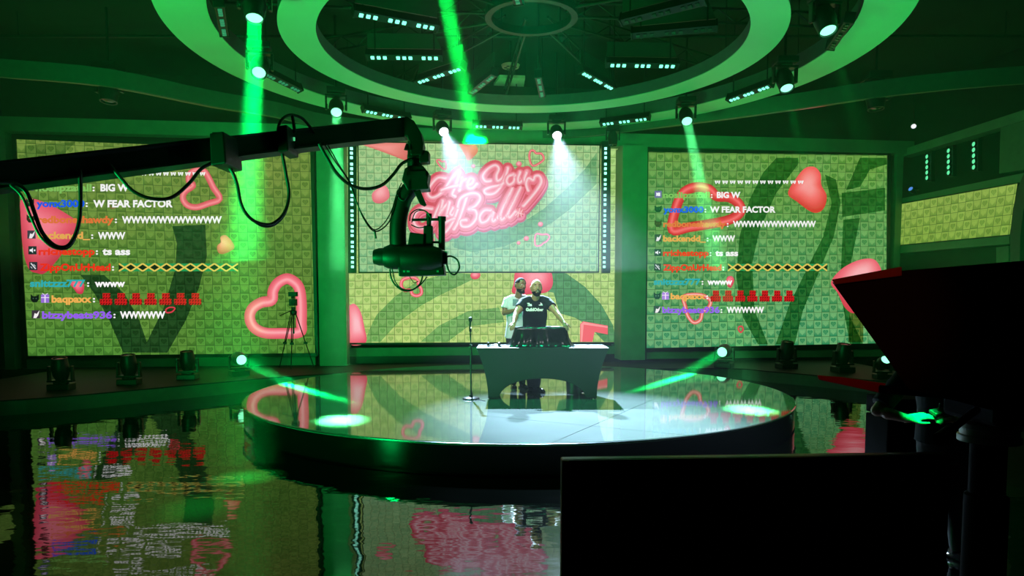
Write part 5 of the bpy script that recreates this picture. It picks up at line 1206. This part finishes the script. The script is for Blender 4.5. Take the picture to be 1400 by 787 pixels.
m = MB(); m.lathe([(.09, 1.185), (.12, 1.19), (.12, 1.215), (.112, 1.22), (.112, 1.245), (.12, 1.25), (.12, 1.27), (.05, 1.275)], (pc_.x, pc_.y, 0), seg=36); m.build('column_collar', pm('collar_metal', (.25, .25, .25), .3, .6), t, True)
m = MB(); m.box((pc_.x+.05, pc_.y, 1.36), (.30, .36, .16)); m.build('pan_head', MATTE, t, bevel=.02)
for k in range(3):
    aa = PI/2+k*2*PI/3+.35; d = Vector((math.cos(aa), math.sin(aa), 0)); m = MB(); m.tube([Vector((pc_.x, pc_.y, .42))+d*.07, Vector((pc_.x, pc_.y, .05))+d*.55], .03, 10); m.tube([Vector((pc_.x, pc_.y, .14))+d*.08, Vector((pc_.x, pc_.y, .14))+d*.3], .018, 8); m.build('leg', MATTE, t, True)
    m = MB(); m.lathe([(.045, -.02), (.05, 0), (.045, .02)], Vector((pc_.x, pc_.y, .05))+d*.55, (-d.y, d.x, 0), 18); m.build('caster', RUBBER, t, True)
m = MB(); m.tube([P(1335, 560, 2.7), P(1296, 590, 2.35)], .014, 10); m.tube([P(1300, 587, 2.38), P(1284, 599, 2.26)], .02, 10); m.build('pan_bar', MATTE, t, True)

OY = 4.7
J = dict(head=P(1290, 441, OY), headM=HM(-20, 8), hs=1.0, neck=P(1290, 470, OY+.02), hip=P(1292, 600, OY+.05), shL=P(1257, 492, OY), shR=P(1326, 492, OY),
         elL=P(1199, 561, OY-.10), elR=P(1340, 560, OY-.10), wrL=P(1241, 572, OY-.22), wrR=P(1310, 575, OY-.25), knL=P(1278, 690, OY), knR=P(1308, 690, OY), toeL=(-.2, -1, 0), toeR=(.2, -1, 0))
J['ftL'] = Vector((P(1276, 760, OY).x, OY+.02, .09)); J['ftR'] = Vector((P(1312, 760, OY).x, OY+.02, .09))
J['hands'] = [(J['wrL'], (1, -.10, .22), (-.1, -.5, 1), 1, .22), (J['wrR'], (-.9, -.2, .2), (.1, -.5, 1), -1, .5)]
t, body, sh = person('camera operator in black behind the prompter hood, one green-lit hand on a small controller', J, SKA, BT, pm('black_trousers', (.008, .010, .010), .8, scale=40), pm('shoe_leather', (.008, .008, .008), .18), (J['hip'].x, OY, 0), sleeves=.9,
    hair=lambda v: v.z > .30 and (v.y > -.55 or v.z > .72) or (v.y > .25 and v.z > -.25))
c = P(1284, 563, OY-.24)
ct = thing('controller', 'small dark controller held in the operator\'s hand', 'controller', c)
m = MB(); m.box(c, (.10, .07, .025), Euler((.3, -.15, .1))); m.build('controller_body', BLACK, ct, bevel=.008)
m = MB(); m.tube([c+Vector((-.01, 0, .01)), c+Vector((.0, -.005, .05))], .004, 8); m.ball(c+Vector((0, -.005, .052)), .007, 10); m.build('joystick', RUBBER, ct, True)
m = MB(); m.box(c+Vector((.03, -.035, .012)), (.008, .006, .008)); m.build('indicator', em('tiny_green', (.3, 1, .6), 1.0, False), ct)
# added unseen green lamps that light the operator's hand and the pedestal collar
hp_ = P(1258, 566, OY-.22); moving_head((hp_.x-1.2, hp_.y-.9, 5.6), hp_, 'dim', 'added unseen moving head over the camera position lighting the hand of the operator', 'added heads over the cameras', beam=(40, GREEN, 1.2, .6))
moving_head((1.9, 5.0, 5.6), (pc_.x-.06, pc_.y-.06, 1.27), 'dim', 'added unseen moving head over the camera position lighting the camera pedestal', 'added heads over the cameras', beam=(25, GREEN, 1.2, .6))

# added black case that blocks backlight and lens reflections behind the operator
cy0 = 5.55; x0, x1 = P(1182, 600, cy0+.36).x, P(1330, 600, cy0).x; zt = P(1250, 546, cy0).z
t = thing('blocker_case', 'added black wheeled case blocking light and reflections behind the camera operator', 'case', ((x0+x1)/2, cy0+.3, 0))
m = MB(); m.box(((x0+x1)/2, cy0+.18, (.10+zt-.16)/2), (x1-x0, .36, zt-.16-.10)); m.build('case_body', MATTE, t, bevel=.012)
m = MB(); m.box(((x0+x1)/2, cy0+.18, zt-.075), (x1-x0, .36, .15)); m.build('lid', MATTE, t, bevel=.012)
for k in (.25, .75):
    m = MB(); m.box((x0+(x1-x0)*k, cy0-.006, zt-.155), (.09, .012, .10)); m.build('latch', BLKMET, t, bevel=.003)
for kx in (.12, .88):
    for ky in (.07, .29):
        m = MB(); m.tube([(x0+(x1-x0)*kx-.02, cy0+ky, .05), (x0+(x1-x0)*kx+.02, cy0+ky, .05)], .05, 16); m.build('caster', RUBBER, t, True)
# ================================================================ HAZE (hangs thicker under the ceiling than over the stage)
def haze(name, z0, z1, dens, label):
    m = MB(); m.box((0, 12.6, (z0+z1)/2), (21.6, 12.0, z1-z0))
    hz = bpy.data.materials.new(name); hz.use_nodes = True; nt = hz.node_tree; nt.nodes.clear()
    o_ = nt.nodes.new('ShaderNodeOutputMaterial'); v_ = nt.nodes.new('ShaderNodeVolumeScatter')
    v_.inputs['Color'].default_value = (1, 1, 1, 1); v_.inputs['Density'].default_value = dens; v_.inputs['Anisotropy'].default_value = .15
    nt.links.new(v_.outputs[0], o_.inputs['Volume'])
    h = m.build(name, hz); h['kind'] = 'stuff'; h['label'] = label; h['category'] = 'haze'
haze('stage_haze', 2.21, 6.9, HAZE, 'upper layer of stage haze showing the light beams under the ceiling')
haze('stage_haze', .10, 2.20, HAZE*.19, 'thin lower layer of stage haze over the stage floor')
